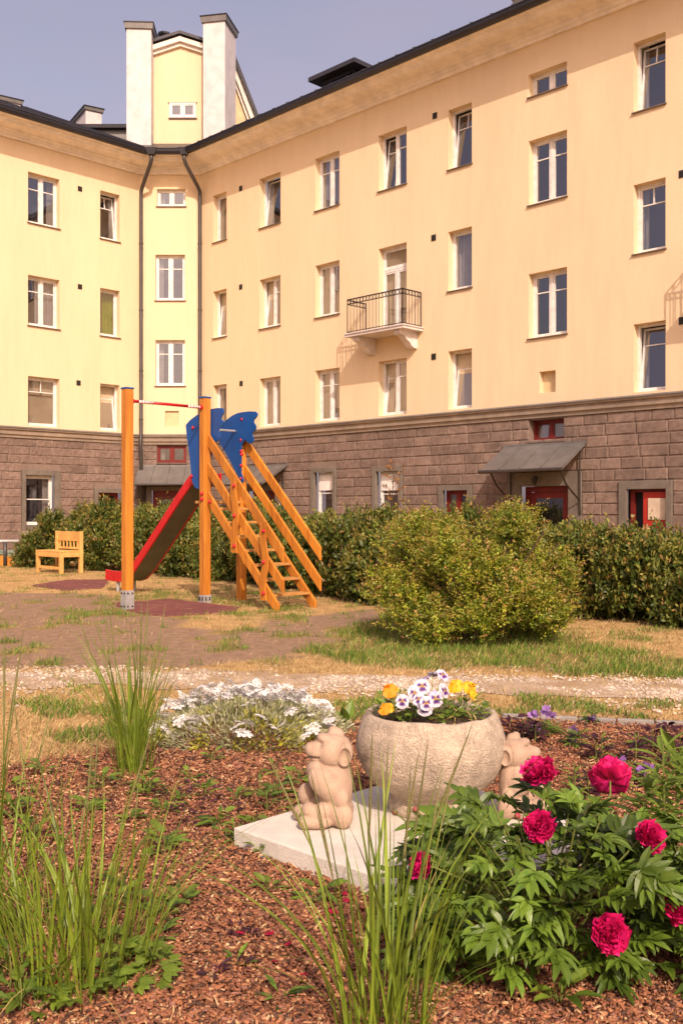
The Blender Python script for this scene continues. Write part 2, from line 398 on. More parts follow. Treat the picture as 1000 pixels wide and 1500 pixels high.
pal = np.array([(.27, .105, .048), (.33, .14, .068), (.19, .072, .035), (.40, .20, .10), (.52, .34, .19), (.085, .04, .025), (.26, .115, .078)])
ci = RNG.choice(len(pal), n, p=[.25, .20, .22, .065, .025, .14, .10]); cc = pal[ci]*RNG.uniform(.8, 1.2, (n, 1))
thin = (Wd < .007) & (RNG.random(n) < .10); cc[thin] = np.array((.52, .33, .16))
o = link('bark_mulch', mesh_np('bark_mulch', V, FQ, M['chips'], np.repeat(cc, 8, 0)))
tag(o, 'reddish brown bark chips covering the flower bed', 'mulch', kind='stuff')

# gravel stones
x, y = scatter(60000, -9, 9, 6.6, 8.7); k = in_poly(x+RNG.normal(0, .2, len(x)), y+RNG.normal(0, .26, len(x)), PATH); x = x[k]; y = y[k]
nn = fbm(x, y, 1.1, 5.0); k = nn > -.12+.5*RNG.random(len(x)); x = x[k]; y = y[k]; n = len(x)
s = RNG.gamma(3, .0024, n)+.004; rot = RNG.uniform(0, 6.28, n); ca, sa = np.cos(rot), np.sin(rot)
oc = np.array([(1, 0, 0), (0, .8, 0), (-1, 0, 0), (0, -.8, 0), (.15, .1, .7), (0, 0, -.3)])
lx = oc[None, :, 0]*s[:, None]; ly = oc[None, :, 1]*s[:, None]; lz = oc[None, :, 2]*s[:, None]
V = np.stack([x[:, None]+lx*ca[:, None]-ly*sa[:, None], y[:, None]+lx*sa[:, None]+ly*ca[:, None], .008+lz], 2).reshape(-1, 3)
base = (np.arange(n)*6)[:, None]
FQ = np.concatenate([base+np.array(q)[None] for q in ((0, 1, 4), (1, 2, 4), (2, 3, 4), (3, 0, 4))])
cc = np.array((.60, .49, .38))[None]*RNG.uniform(.55, 1.25, (n, 1))
o = link('gravel', mesh_np('gravel', V, FQ, M['pebble'], np.repeat(cc, 6, 0))); tag(o, 'loose pale gravel stones on the path', 'gravel', kind='stuff')

def blades(name, x, y, hmin, hmax, wd, pal, label, spread=.6):
    n = len(x); h = RNG.uniform(hmin, hmax, n); th = RNG.uniform(0, 6.283, n); ln = RNG.normal(0, spread, n)*h
    d = np.stack([np.cos(th), np.sin(th), np.zeros(n)], 1); s = np.stack([-np.sin(th+1), np.cos(th+1), np.zeros(n)], 1)
    w_ = (wd*RNG.uniform(.6, 1.4, n))[:, None]
    b0 = np.stack([x, y, np.full(n, .002)], 1); mid = b0+d*(ln*.35)[:, None]+np.stack([0*h, 0*h, h*.6], 1); tip = b0+d*ln[:, None]+np.stack([0*h, 0*h, h], 1)
    V = np.stack([b0-s*w_/2, b0+s*w_/2, mid+s*w_*.4, tip, mid-s*w_*.4], 1).reshape(-1, 3)
    FQ = np.arange(n*5).reshape(n, 5)
    cc = np.array(pal)[RNG.integers(0, len(pal), n)]*RNG.uniform(.75, 1.25, (n, 1))
    o = link(name, mesh_np(name, V, FQ, M['grass'], np.repeat(cc, 5, 0))); tag(o, label, 'grass', kind='stuff'); return o

STRAW = [(.48, .35, .16), (.40, .28, .12), (.56, .42, .21), (.32, .25, .10)]
GRN = [(.11, .20, .02), (.16, .25, .03), (.21, .27, .04), (.08, .16, .02)]
x, y = scatter(150000, -11, 10, 5.0, 26)
inb = in_poly(x, y, BED); inp = in_poly(x, y, PATH)
dd, gg = zone(x, y); nn = fbm(x, y, 1.7, 33.0)
k = ~inb & (~inp | (RNG.random(len(x)) < .30*(nn < .15))) & (RNG.random(len(x)) < np.where(dd > .5, .05, .75)) & ((gg < .5) | (nn < .1)) & (nn > -.42+.5*(RNG.random(len(x))-.5))
mat1 = gp((165, 884), (250, 878), (345, 890), (340, 898), (240, 904), (190, 896)); mat2 = gp((45, 858), (100, 850), (160, 849), (152, 862), (95, 866))
inm = in_poly(x, y, mat1) | in_poly(x, y, mat2)
k &= ~inm
blades('dry_grass', x[k], y[k], .012, .05, .006, STRAW, 'short straw coloured dry grass on the courtyard ground', 1.3)
k = ~inb & ~inp & (gg >= .5) & ~inm & (RNG.random(len(x)) < np.clip(.55+1.6*nn, .12, .95))
blades('green_grass', np.repeat(x[k], 2)+RNG.normal(0, .03, 2*k.sum()), np.repeat(y[k], 2)+RNG.normal(0, .03, 2*k.sum()), .02, .085, .007, GRN+[(.32, .27, .08)], 'patches of green grass around the shrub and play posts', .8)
k = ~inb & ~inp & (nn > .22) & (y < 8.2)
blades('weedy_grass', x[k], y[k], .02, .07, .008, GRN, 'low green weeds in the dry strip beside the gravel path', 1.0)
def mat_sheet(poly, label):
    pts = []; n = len(poly)
    for i in range(n):
        a = Vector(poly[i]); c = Vector(poly[(i+1) % n]); k = max(1, int((c-a).length/.15))
        for j in range(k):
            p = a.lerp(c, j/k); q = noise.noise_vector(Vector((p.x*2, p.y*2, 4))); pts.append((p.x+q.x*.08, p.y+q.y*.08, .0))
    mb = MB(); mb.prism(pts, (0, 0, .012)); o = mb.build('rubber_mat', M['rubber']); tag(o, label, 'mat', 'rubber safety mats in the ground'); return o
mat_sheet(mat1, 'dark red rubber safety mat under the two tall wooden posts')
mat_sheet(mat2, 'dark red rubber safety mat at the foot of the slide')
#@@BUILDING
# ------------------------------------------------------------------ apartment building
S = 2**-.5; T22 = math.tan(math.pi/8); DC = 33.0
XR = (295-500)/F*DC; XL = (205-500)/F*DC
class Fr:
    def __init__(s, o, d, n): s.o = Vector((*o, 0)); s.d = Vector((*d, 0)); s.n = Vector((*n, 0)); s.rz = math.atan2(d[1], d[0])
    def __call__(s, u, n, z): return s.o+s.d*u+s.n*n+Vector((0, 0, z))
FR = Fr((XR, DC), (S, -S), (-S, -S)); FL = Fr((XL, DC), (-S, -S), (S, -S)); FC = Fr((XL, DC), (1, 0), (0, -1)); LC = XR-XL
BROOT = Vector((-5.66, 33.0, 0))
bld = empty('apartment_building', BROOT, 0, 'pale yellow plastered apartment building with brown stone block base and white chimneys', 'building')
OFF = -BROOT
def bpart(mb, name, mat, parent=None, smooth=False, label=None, bevel=0):
    if parent is None: o = mb.build(name, mat, bld, smooth, OFF, bevel)
    else: o = mb.build(name, mat, parent, smooth, None, bevel)
    if label: o['label'] = label
    return o
def fbox(mb, fr, u0, u1, n0, n1, z0, z1):
    mb.hexa([fr(u0, n1, z0), fr(u1, n1, z0), fr(u1, n0, z0), fr(u0, n0, z0), fr(u0, n1, z1), fr(u1, n1, z1), fr(u1, n0, z1), fr(u0, n0, z1)])

def wall(name, fr, u0, u1, z0, z1, ops, depth, mat, n=0.0):
    """wall sheet with openings and their reveals"""
    us = sorted({u0, u1, *[v for o in ops for v in o[:2]]}); zs = sorted({z0, z1, *[v for o in ops for v in o[2:4]]})
    mb = MB()
    for i in range(len(us)-1):
        for j in range(len(zs)-1):
            uc = (us[i]+us[i+1])/2; zc = (zs[j]+zs[j+1])/2
            if any(o[0] < uc < o[1] and o[2] < zc < o[3] for o in ops): continue
            mb.quad(fr(us[i], n, zs[j]), fr(us[i+1], n, zs[j]), fr(us[i+1], n, zs[j+1]), fr(us[i], n, zs[j+1]))
    for o in ops:
        a, c, e, g = o[:4]; d = o[4] if len(o) > 4 else depth
        mb.quad(fr(a, n, e), fr(a, n-d, e), fr(a, n-d, g), fr(a, n, g)); mb.quad(fr(c, n, g), fr(c, n-d, g), fr(c, n-d, e), fr(c, n, e))
        mb.quad(fr(a, n, g), fr(a, n-d, g), fr(c, n-d, g), fr(c, n, g)); mb.quad(fr(a, n, e), fr(c, n, e), fr(c, n-d, e), fr(a, n-d, e))
    return bpart(mb, name, mat)

def curtain_mesh(fr, u0, u1, z0, z1, n, wavy):
    mb = MB(); k = 28 if wavy else 1
    for i in range(k):
        a = u0+(u1-u0)*i/k; c = u0+(u1-u0)*(i+1)/k
        na = n+(.03*math.sin(i*1.55)+.012*math.sin(i*.7) if wavy else 0); nc = n+(.03*math.sin((i+1)*1.55)+.012*math.sin((i+1)*.7) if wavy else 0)
        mb.quad(fr(a, na, z0), fr(c, nc, z0), fr(c, nc, z1), fr(a, na, z1))
    return mb

def window(fr, u0, u1, z0, z1, typ='2t', tilt=None, back='shade_paint', mat='win_white', depth=.2, n0=0.0, sill=True, name='window', trans=.72, label=None):
    """typ: '2t' two casements with transom bars, '2' two casements, '1' one pane, '1t' pane with bar, '1g' one casement with T bars"""
    nf = n0-depth; fw = .055; g = .002
    mb = MB(); wm = M[mat]
    fbox(mb, fr, u0+g, u0+fw, nf-.06, nf+.015, z0+g, z1-g); fbox(mb, fr, u1-fw, u1-g, nf-.06, nf+.015, z0+g, z1-g)
    fbox(mb, fr, u0+fw, u1-fw, nf-.06, nf+.013, z0+g, z0+fw); fbox(mb, fr, u0+fw, u1-fw, nf-.06, nf+.013, z1-fw, z1-g)
    two = typ[0] == '2'
    uc = (u0+u1)/2
    if two: fbox(mb, fr, uc-.035, uc+.035, nf-.06, nf+.016, z0+fw, z1-fw)
    wo = bpart(mb, name, wm, label=label)
    leaves = [(u0+fw, uc-.035), (uc+.035, u1-fw)] if two else [(u0+fw, u1-fw)]
    for li, (a, c) in enumerate(leaves):
        tl = math.radians(6.5) if tilt is not None and tilt == li else 0.0
        e, h = z0+fw, z1-fw; sw = .045
        def tp(u, n, z, tl=tl, e=e): return fr(u, n-(z-e)*math.sin(tl), e+(z-e)*math.cos(tl))
        def tb(mb, a, c, na, nc, e, h): mb.hexa([tp(a, nc, e), tp(c, nc, e), tp(c, na, e), tp(a, na, e), tp(a, nc, h), tp(c, nc, h), tp(c, na, h), tp(a, na, h)])
        sm = MB(); g2 = .004
        tb(sm, a+g2, a+sw, nf-.05, nf+.004, e+g2, h-g2); tb(sm, c-sw, c-g2, nf-.05, nf+.004, e+g2, h-g2)
        tb(sm, a+sw, c-sw, nf-.05, nf+.002, e+g2, e+sw); tb(sm, a+sw, c-sw, nf-.05, nf+.002, h-sw, h-g2)
        zt = e+(h-e)*trans; panes = []
        if typ in ('2t', '1t', '1g'):
            tb(sm, a+sw, c-sw, nf-.04, nf+.001, zt-.013, zt+.013)
            panes.append((a+sw, c-sw, e+sw, zt-.013))
            if typ == '1g':
                um = (a+c)/2; tb(sm, um-.013, um+.013, nf-.04, nf, zt+.013, h-sw)
                panes += [(a+sw, um-.013, zt+.013, h-sw), (um+.013, c-sw, zt+.013, h-sw)]
            else: panes.append((a+sw, c-sw, zt+.013, h-sw))
        else: panes.append((a+sw, c-sw, e+sw, h-sw))
        bpart(sm, 'sash', wm, wo)
        for (pa, pc, pe, ph) in panes:
            if fr is FL: pa, pc = pc, pa
            pm = MB(); pm.quad(tp(pa, nf-.02, pe), tp(pc, nf-.02, pe), tp(pc, nf-.02, ph), tp(pa, nf-.02, ph)); bpart(pm, 'pane', M['glass'], wo)
    if sill:
        sm = MB(); sm.hexa([fr(u0-.03, n0+.05, z0-.035), fr(u1+.03, n0+.05, z0-.035), fr(u1+.03, n0+.004, z0-.035), fr(u0-.03, n0+.004, z0-.035),
                            fr(u0-.03, n0+.05, z0-.012), fr(u1+.03, n0+.05, z0-.012), fr(u1+.03, n0+.004, z0-.004), fr(u0-.03, n0+.004, z0-.004)])
        bpart(sm, 'sill', M['sill'], wo)
    if back == 'grey_green':
        pass
    nb = nf-.28
    if back in ('grey_curtain', 'green_curtain', 'pale_curtain'):
        bpart(curtain_mesh(fr, u0-.05, u0+(u1-u0)*(.62 if back != 'pale_curtain' else 1.05), z0-.05, z1+.05, nf-.16, True), 'curtain', M[back], wo)
        bpart(curtain_mesh(fr, u0-.3, u1+.3, z0-.2, z1+.2, nb-.3, False), 'room_shade', M['shade_paint'], wo)  # dark sheet behind the curtain, room shade in its colour
    elif back == 'shade_paint':
        bpart(curtain_mesh(fr, u0-.3, u1+.3, z0-.2, z1+.2, nb-.3, False), 'room_shade', M['shade_paint'], wo)  # dark sheet behind the glass, coloured as the room's shade
        if (u0*7) % 1 > .35:
            bpart(curtain_mesh(fr, u0-.05, u0+(u1-u0)*.22, z0-.05, z1+.05, nf-.2, True), 'curtain', M['pale_curtain'], wo)
    else:
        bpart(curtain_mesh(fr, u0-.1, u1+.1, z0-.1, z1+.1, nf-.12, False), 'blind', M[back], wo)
    return wo

r1, r2, r3 = (3.98, 5.48), (7.03, 8.55), (10.15, 11.68)
B, D_, P_ = 'blind_and_reflection', 'shade_paint', 'pale_curtain'
WR = [(.64, 1.34, *r1, '1', None, B), (.64, 1.34, *r2, '1g', 0, B), (.64, 1.34, *r3, '1', None, B),
      (2.98, 3.95, *r1, '2', None, B), (2.98, 3.95, *r2, '2t', 0, B), (2.98, 3.95, *r3, '1', 0, D_),
      (5.48, 6.48, *r1, '2t', None, B), (5.48, 6.48, *r2, '2', None, B), (5.48, 6.48, *r3, '2t', None, P_),
      (8.0, 9.02, *r1, '2t', 0, B), (8.0, 9.02, *r3, '2t', 0, D_),
      (10.44, 11.2, *r1, '1g', 0, B), (10.44, 11.2, *r2, '1', None, P_), (10.44, 11.2, *r3, '1g', 0, D_),
      (12.9, 13.96, 5.51, 7.05, '2t', None, D_), (12.9, 13.96, 8.70, 10.24, '2t', None, D_), (12.9, 13.96, 11.29, 11.83, '2', None, D_),
      (15.65, 16.4, *r1, '1t', 0, D_), (15.65, 16.4, *r2, '1g', None, D_), (15.65, 16.4, *r3, '1g', 0, D_),
      (18.0, 19.0, *r1, '2t', None, D_), (18.0, 19.0, *r3, '2t', None, D_)]
WL = [(2.93, 3.98, *r1, '1g', None, B), (2.93, 3.98, *r2, '2t', None, 'grey_curtain'), (2.93, 3.98, *r3, '2t', None, D_),
      (.77, 1.49, *r1, '1t', 0, B), (.77, 1.49, *r2, '1', None, 'green_curtain'), (.77, 1.49, *r3, '1g', 0, D_),
      (5.5, 6.5, *r1, '2t', None, B), (5.5, 6.5, *r2, '2t', None, B), (5.5, 6.5, *r3, '2t', None, D_)]
WC = [(.57, 1.52, 11.49, 12.06, '2', None, D_), (.52, 1.50, 8.37, 9.88, '2t', None, D_), (.52, 1.50, 5.54, 7.05, '2t', None, D_)]
DOORS = [(8.0, 9.02, 6.26, 8.57), (18.0, 19.0, 6.26, 8.57)]
ZL, ZC = 3.86, 12.75
wall('wall', FR, 0, 24, ZL, ZC, [q[:4] for q in WR]+DOORS+[(13.2, 13.65, 4.17, 4.68, .16)], .2, M['plaster'])
wall('wall', FL, 0, 12, ZL, ZC, [q[:4] for q in WL], .2, M['plaster'])
wall('wall', FC, 0, LC, ZL, ZC, [q[:4] for q in WC]+[(.84, 1.29, 4.18, 4.70, .07)], .14, M['plaster'])
mb = MB(); mb.quad(FR(13.19, -.16, 4.16), FR(13.66, -.16, 4.16), FR(13.66, -.16, 4.69), FR(13.19, -.16, 4.69)); bpart(mb, 'niche_back', M['plaster2'])
mb = MB(); mb.quad(FC(.83, -.07, 4.17), FC(1.30, -.07, 4.17), FC(1.30, -.07, 4.71), FC(.83, -.07, 4.71)); bpart(mb, 'niche_back', M['plaster2'])
for fr, lst, dep in ((FR, WR, .2), (FL, WL, .2), (FC, WC, .14)):
    for q in lst: window(fr, *q[:4], q[4], q[5], q[6], depth=dep, sill=q[2] > 4.2)

# balcony doors and balconies
def balcony(u0, u1):
    zt = 6.20; uc0, uc1 = u0-.52, u1+.58; p = .80
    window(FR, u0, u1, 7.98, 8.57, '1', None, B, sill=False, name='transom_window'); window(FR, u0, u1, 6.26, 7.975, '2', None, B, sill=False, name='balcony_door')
    mb = MB(); fbox(mb, FR, uc0, uc1, .003, p, zt-.09, zt); fbox(mb, FR, uc0-.03, uc1+.03, .003, p+.03, zt-.022, zt+.006)
    bal = bpart(mb, 'balcony', M['white_render'])
    for ub in (uc0+.2, uc1-.42):                     # scrolled brackets
        prof = [(.003, zt-.092), (.68, zt-.092), (.70, zt-.15), (.66, zt-.21), (.58, zt-.22), (.50, zt-.25), (.42, zt-.33), (.30, zt-.39), (.22, zt-.48), (.12, zt-.52), (.003, zt-.53)]
        k = MB(); k.prism([FR(ub, n, z) for n, z in prof], FR.d*.22); bpart(k, 'bracket', M['white_render'], bal)
    pts = [(uc0+.06, .02), (uc0+.06, p-.05), (uc1-.06, p-.05), (uc1-.06, .02)]
    for zz, r in ((zt+.05, .012), (zt+.80, .010), (zt+.93, .016)):
        for a, c in zip(pts[:-1], pts[1:]): bpart(MB().tube([FR(*a, zz), FR(*c, zz)], r, 5), 'rail', M['iron'], bal)
    barv = MB()
    for a, c in zip(pts[:-1], pts[1:]):
        ln = math.hypot(c[0]-a[0], c[1]-a[1]); k = max(1, round(ln/.12))
        for i in range(k+1):
            q = (a[0]+(c[0]-a[0])*i/k, a[1]+(c[1]-a[1])*i/k); bm_ = MB(); r = .016 if i in (0, k) else .009
            bm_.tube([FR(*q, zt+.006), FR(*q, zt+.93)], r, 4); bpart(bm_, 'baluster', M['iron'], bal)
            if i < k:
                q2 = (q[0]+(c[0]-a[0])*.5/k, q[1]+(c[1]-a[1])*.5/k); dr = Vector((c[0]-a[0], c[1]-a[1]))/ln
                ring = [FR(q2[0]+dr.x*.052*math.cos(t_), q2[1]+dr.y*.052*math.cos(t_), zt+.865+.055*math.sin(t_)) for t_ in [6.2832*j/8 for j in range(9)]]
                barv.tube(ring, .008, 4, False)
    bpart(barv, 'scrollwork', M['iron'], bal)
balcony(8.0, 9.02); balcony(18.0, 19.0)

# vents
for fr, u, z in [(FR, 2.06, 11.6), (FR, 2.06, 8.48), (FR, 2.08, 5.42), (FR, 10.0, 11.67), (FR, 9.96, 8.5), (FR, 9.96, 5.4), (FR, 16.78, 8.53), (FR, 16.78, 5.41), (FL, 2.22, 11.55), (FL, 2.22, 8.46), (FL, 2.27, 5.42)]:
    mb = MB(); fbox(mb, fr, u-.075, u+.075, .002, .012, z-.08, z+.08); v = bpart(mb, 'vent', M['vent'])
    mb = MB()
    for i in range(4): fbox(mb, fr, u-.06, u+.06, .013, .018, z-.06+i*.033, z-.045+i*.033)
    bpart(mb, 'grille', M['iron'], v)

# profiled bands along the three walls, mitred in the corners
def band(name, mat, prof, closed=False, label=None, smooth=False):
    for fr, ln, both in ((FR, 24, False), (FL, 12, False), (FC, LC, True)):
        mb = MB()
        for (na, za), (nb, zb) in zip(prof[:-1], prof[1:]):
            ea = ln-(na*T22 if both else 0); eb = ln-(nb*T22 if both else 0)
            mb.quad(fr(na*T22, na, za), fr(ea, na, za), fr(eb, nb, zb), fr(nb*T22, nb, zb))
        bpart(mb, name, mat)
band('ledge', M['ledge'], [(-.04, 3.58), (.05, 3.58), (.06, 3.66), (.10, 3.68), (.10, 3.80), (.15, 3.82), (.16, 3.875)])
band('ledge_flashing', M['canopy'], [(.175, 3.862), (.175, 3.882), (.0, 3.93)])
band('cornice', M['cornice'], [(-.01, 12.52), (.07, 12.52), (.09, 12.57), (.15, 12.60), (.16, 12.66), (.24, 12.69), (.26, 12.735), (.64, 12.77), (.66, 12.81), (.72, 12.83), (.75, 12.87), (.82, 12.90), (.83, 12.97)])
band('gutter', M['gutter'], [(.81, 12.965), (.83, 12.905), (.88, 12.88), (.95, 12.90), (.985, 12.96), (.99, 13.03), (.965, 13.035), (.95, 13.00)])
RS = .45; RZ = lambda n: 13.06+(.95-n)*RS
band('roof', M['roof'], [(1.0, 13.045), (1.0, 13.07), (.95, RZ(.95)), (-7.0, RZ(-7.0))])
seam = MB()
for fr, ln in ((FR, 24), (FL, 12)):
    for i in range(int(ln/.6)):
        u = .5+i*.6; seam.beam(fr(u, .98, RZ(.98)+.03), fr(u, -6.9, RZ(-6.9)+.03), (0, 0, 1), .02, .05)
bpart(seam, 'roof_seams', M['roof'])
mb = MB()
for fr, ln in ((FR, 24), (FL, 12)):
    mb.quad(fr(-3, -7, RZ(-7)), fr(ln, -7, RZ(-7)), fr(ln, -14, 13), fr(-6, -14, 13))
bpart(mb, 'roof_back', M['roof'])
mb = MB(); mb.quad(FR(24, 0, 0), FR(24, -14, 0), FR(24, -14, 13), FR(24, 0, 13)); mb.quad(FL(12, 0, 0), FL(12, -14, 0), FL(12, -14, 13), FL(12, 0, 13))
bpart(mb, 'end_wall', M['plaster'])

# downpipes
for px_top, px_low, sgn in ((222, 207, -1), (270, 293, 1)):
    xt = (px_top-500)/F*32.1; xl = (px_low-500)/F*32.82
    mb = MB(); mb.tube([(xt, 32.1, 12.9), (xt, 32.1, 12.72), (xt+(xl-xt)*.12, 32.18, 12.58), (xt+(xl-xt)*.85, 32.7, 12.05), (xl, 32.82, 11.9), (xl, 32.82, 11.7), (xl, 32.82, 3.95), (xl, 32.72, 3.7), (xl, 32.72, 3.4), (xl, 32.82, 3.2), (xl, 32.82, .1)], .062, 10)
    dp = bpart(mb, 'downpipe', M['pipe'], smooth=True)
    hb = MB(); hb.hexa([(xt-.1, 32.0, 12.86), (xt+.1, 32.0, 12.86), (xt+.1, 32.2, 12.86), (xt-.1, 32.2, 12.86), (xt-.2, 31.98, 13.08), (xt+.2, 31.98, 13.08), (xt+.2, 32.25, 13.08), (xt-.2, 32.25, 13.08)])
    bpart(hb, 'hopper_head', M['gutter'], dp)
    for z in (10.2, 8.0, 6.0, 4.4, 2.2):
        hb = MB(); hb.tube([(xl, 32.82, z-.03), (xl, 32.82, z+.03)], .075, 10); bpart(hb, 'pipe_clip', M['pipe'], dp)

# stone block base
BM = []
rs = random.Random(3)
for k in range(6):                           # six rough unit blocks, 1 long x 1 high, front towards -y
    nu, nv = 7, 4; v = []; f = []
    for j in range(nv+1):
        for i in range(nu+1):
            edge = i in (0, nu) or j in (0, nv)
            uu = i/nu; vv = j/nv
            if i == 1: uu = .045
            if i == nu-1: uu = .955
            if j == 1: vv = .1
            if j == nv-1: vv = .9
            v.append((uu, 0.0 if edge else -.009-rs.random()*.015, vv))
    for j in range(nv):
        for i in range(nu):
            a = j*(nu+1)+i; f.append((a, a+1, a+nu+2, a+nu+1))
    me = bpy.data.meshes.new('stone_block'); me.from_pydata(v, [], f); me.materials.append(M['stone']); BM.append(me)

def plinth(fr, u0, u1, ops, zlow):
    pw = wall('plinth', fr, u0, u1, 0, 3.60, ops, .22, M['mortar'], n=-.005)
    hc = .2565; low = MB(); cnt = 0; c = 0; flip = -1 if fr is FL else 1
    while True:
        zt = 3.585-c*hc; zb = zt-hc; c += 1
        if zb < -.05: break
        cuts = sorted((o[0], o[1]) for o in ops if o[2] < zt-.05 and o[3] > zb+.05)
        spans = []; a = u0
        for s_, e_ in cuts:
            if s_ > a: spans.append((a, s_))
            a = max(a, e_)
        if u1 > a: spans.append((a, u1))
        for s_, e_ in spans:
            a = s_; first = True
            while e_-a > .03:
                ln = rs.choice((.40, .52, .60, .68, .76))*(rs.uniform(.5, 1) if first else 1); first = False
                if e_-a-ln < .25: ln = e_-a
                g = .005
                if zb < zlow:
                    low.quad(fr(a+g, .02, zb+g), fr(a+ln-g, .02, zb+g), fr(a+ln-g, .02, zt-g), fr(a+g, .02, zt-g))
                else:
                    me = rs.choice(BM); o = link('stone_block', me, pw)
                    if fr is FL: o.location = fr(a+ln-g, 0, zb+g); o.rotation_euler = (0, 0, fr.rz+math.pi)
                    else: o.location = fr(a+g, 0, zb+g); o.rotation_euler = (0, 0, fr.rz)
                    o.scale = (ln-2*g, 1, hc-2*g); cnt += 1
                a += ln
    if low.f: tag(bpart(low, 'lower_blocks', M['stone'], pw), kind='stuff')
    return cnt
# ground floor openings (opening, surround width)
GR = [(5.46, 6.24, .95, 2.50), (7.93, 8.76, .95, 2.46), (10.28, 11.08, .9, 1.90), (12.69, 14.02, .0, 1.96), (15.50, 16.43, .98, 1.85), (12.91, 13.87, 3.03, 3.545), (2.45, 3.75, 0, 2.0)]
GRS = [(5.31, 6.37, .85, 2.63), (7.79, 8.89, .85, 2.60), (10.14, 11.21, .8, 2.03), (12.3, 14.36, -.01, 2.29), (15.31, 16.57, .88, 2.035), None, (2.2, 4.1, -.01, 2.2)]
GL = [(3.12, 4.07, .95, 2.47), (.75, 1.58, 1.0, 1.97)]; GLS = [(2.92, 4.19, .8, 2.63), (.6, 1.72, .85, 2.11)]
GC = [(.57, 1.54, 2.98, 3.555), (.4, 1.7, 0, 2.05)]; GCS = [None, (.2, 1.9, -.01, 2.2)]
def surround(fr, o, s, name='window_surround'):
    mb = MB(); n1 = .06
    fbox(mb, fr, s[0], o[0], -.03, n1, s[2], s[3]); fbox(mb, fr, o[1], s[1], -.03, n1, s[2], s[3])
    fbox(mb, fr, o[0], o[1], -.03, n1-.003, o[3], s[3])
    if o[2] > .1: fbox(mb, fr, o[0], o[1], -.03, n1+.03, s[2], o[2])
    bpart(mb, name, M['surround'], bevel=.008)
for fr, u0, u1, ops, sur, zl in ((FR, 0, 18.2, GR, GRS, 1.1), (FL, 0, 7, GL, GLS, .6), (FC, 0, LC, GC, GCS, 1.6)):
    cut = [s if s else o for o, s in zip(ops, sur)]
    plinth(fr, u0, u1, cut, zl)
    for o, s in zip(ops, sur):
        if s: surround(fr, o, s, 'door_surround' if o[2] < .1 else 'window_surround')
mb = MB(); mb.quad(FR(18.2, 0, 0), FR(24, 0, 0), FR(24, 0, 3.6), FR(18.2, 0, 3.6)); mb.quad(FL(12, 0, 0), FL(7, 0, 0), FL(7, 0, 3.6), FL(12, 0, 3.6)); bpart(mb, 'plain_base', M['stone'])
window(FR, *GR[0], '1t', None, D_, depth=.2, sill=True, trans=.62, n0=.04); window(FR, *GR[1], '1t', None, D_, depth=.2, trans=.6, n0=.04)
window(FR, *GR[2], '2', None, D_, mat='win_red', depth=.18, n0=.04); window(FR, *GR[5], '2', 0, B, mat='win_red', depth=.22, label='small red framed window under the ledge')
window(FL, *GL[0], '1t', None, D_, depth=.18, trans=.52, n0=.04); window(FL, *GL[1], '2', None, D_, mat='win_red', depth=.18, n0=.04)
window(FC, *GC[0], '2', None, D_, mat='win_red', depth=.08, label='small red framed window above the corner canopy')
# blind box above the glass of two ground floor windows
for o in GR[:2]:
    mb = MB(); fbox(mb, FR, o[0]+.06, o[1]-.06, -.15, -.12, o[3]-.52, o[3]-.06); bpart(mb, 'blind', M['win_white'])
# window with red open shutter and a notice panel
mb = MB(); o = GR[4]
mb.quad(FR(o[0]-.2, -.4, o[2]-.2), FR(o[1]+.2, -.4, o[2]-.2), FR(o[1]+.2, -.4, o[3]+.2), FR(o[0]-.2, -.4, o[3]+.2)); bpart(mb, 'room_shade', M['shade_paint'])  # added dark sheet, its colour gives the shade inside the window
mb = MB(); fbox(mb, FR, o[0]+.003, o[0]+.10, -.2, -.13, o[2]+.003, o[3]-.003); fbox(mb, FR, o[0]+.1, o[1]-.003, -.2, -.135, o[3]-.06, o[3]-.003)
rw = bpart(mb, 'window_frame', M['win_red'])
mb = MB(); fbox(mb, FR, o[0]+.33, o[1]-.01, -.13, -.09, o[2]+.01, o[3]-.065); sh = bpart(mb, 'shutter', pmat('shutter_red', (.42, .03, .018), .45, .08, 8), label='bright red shutter with a pale framed panel')
mb = MB(); fbox(mb, FR, o[0]+.45, o[1]-.06, -.088, -.07, o[2]+.2, o[3]-.2); bpart(mb, 'panel', M['notice'], sh, bevel=.008)

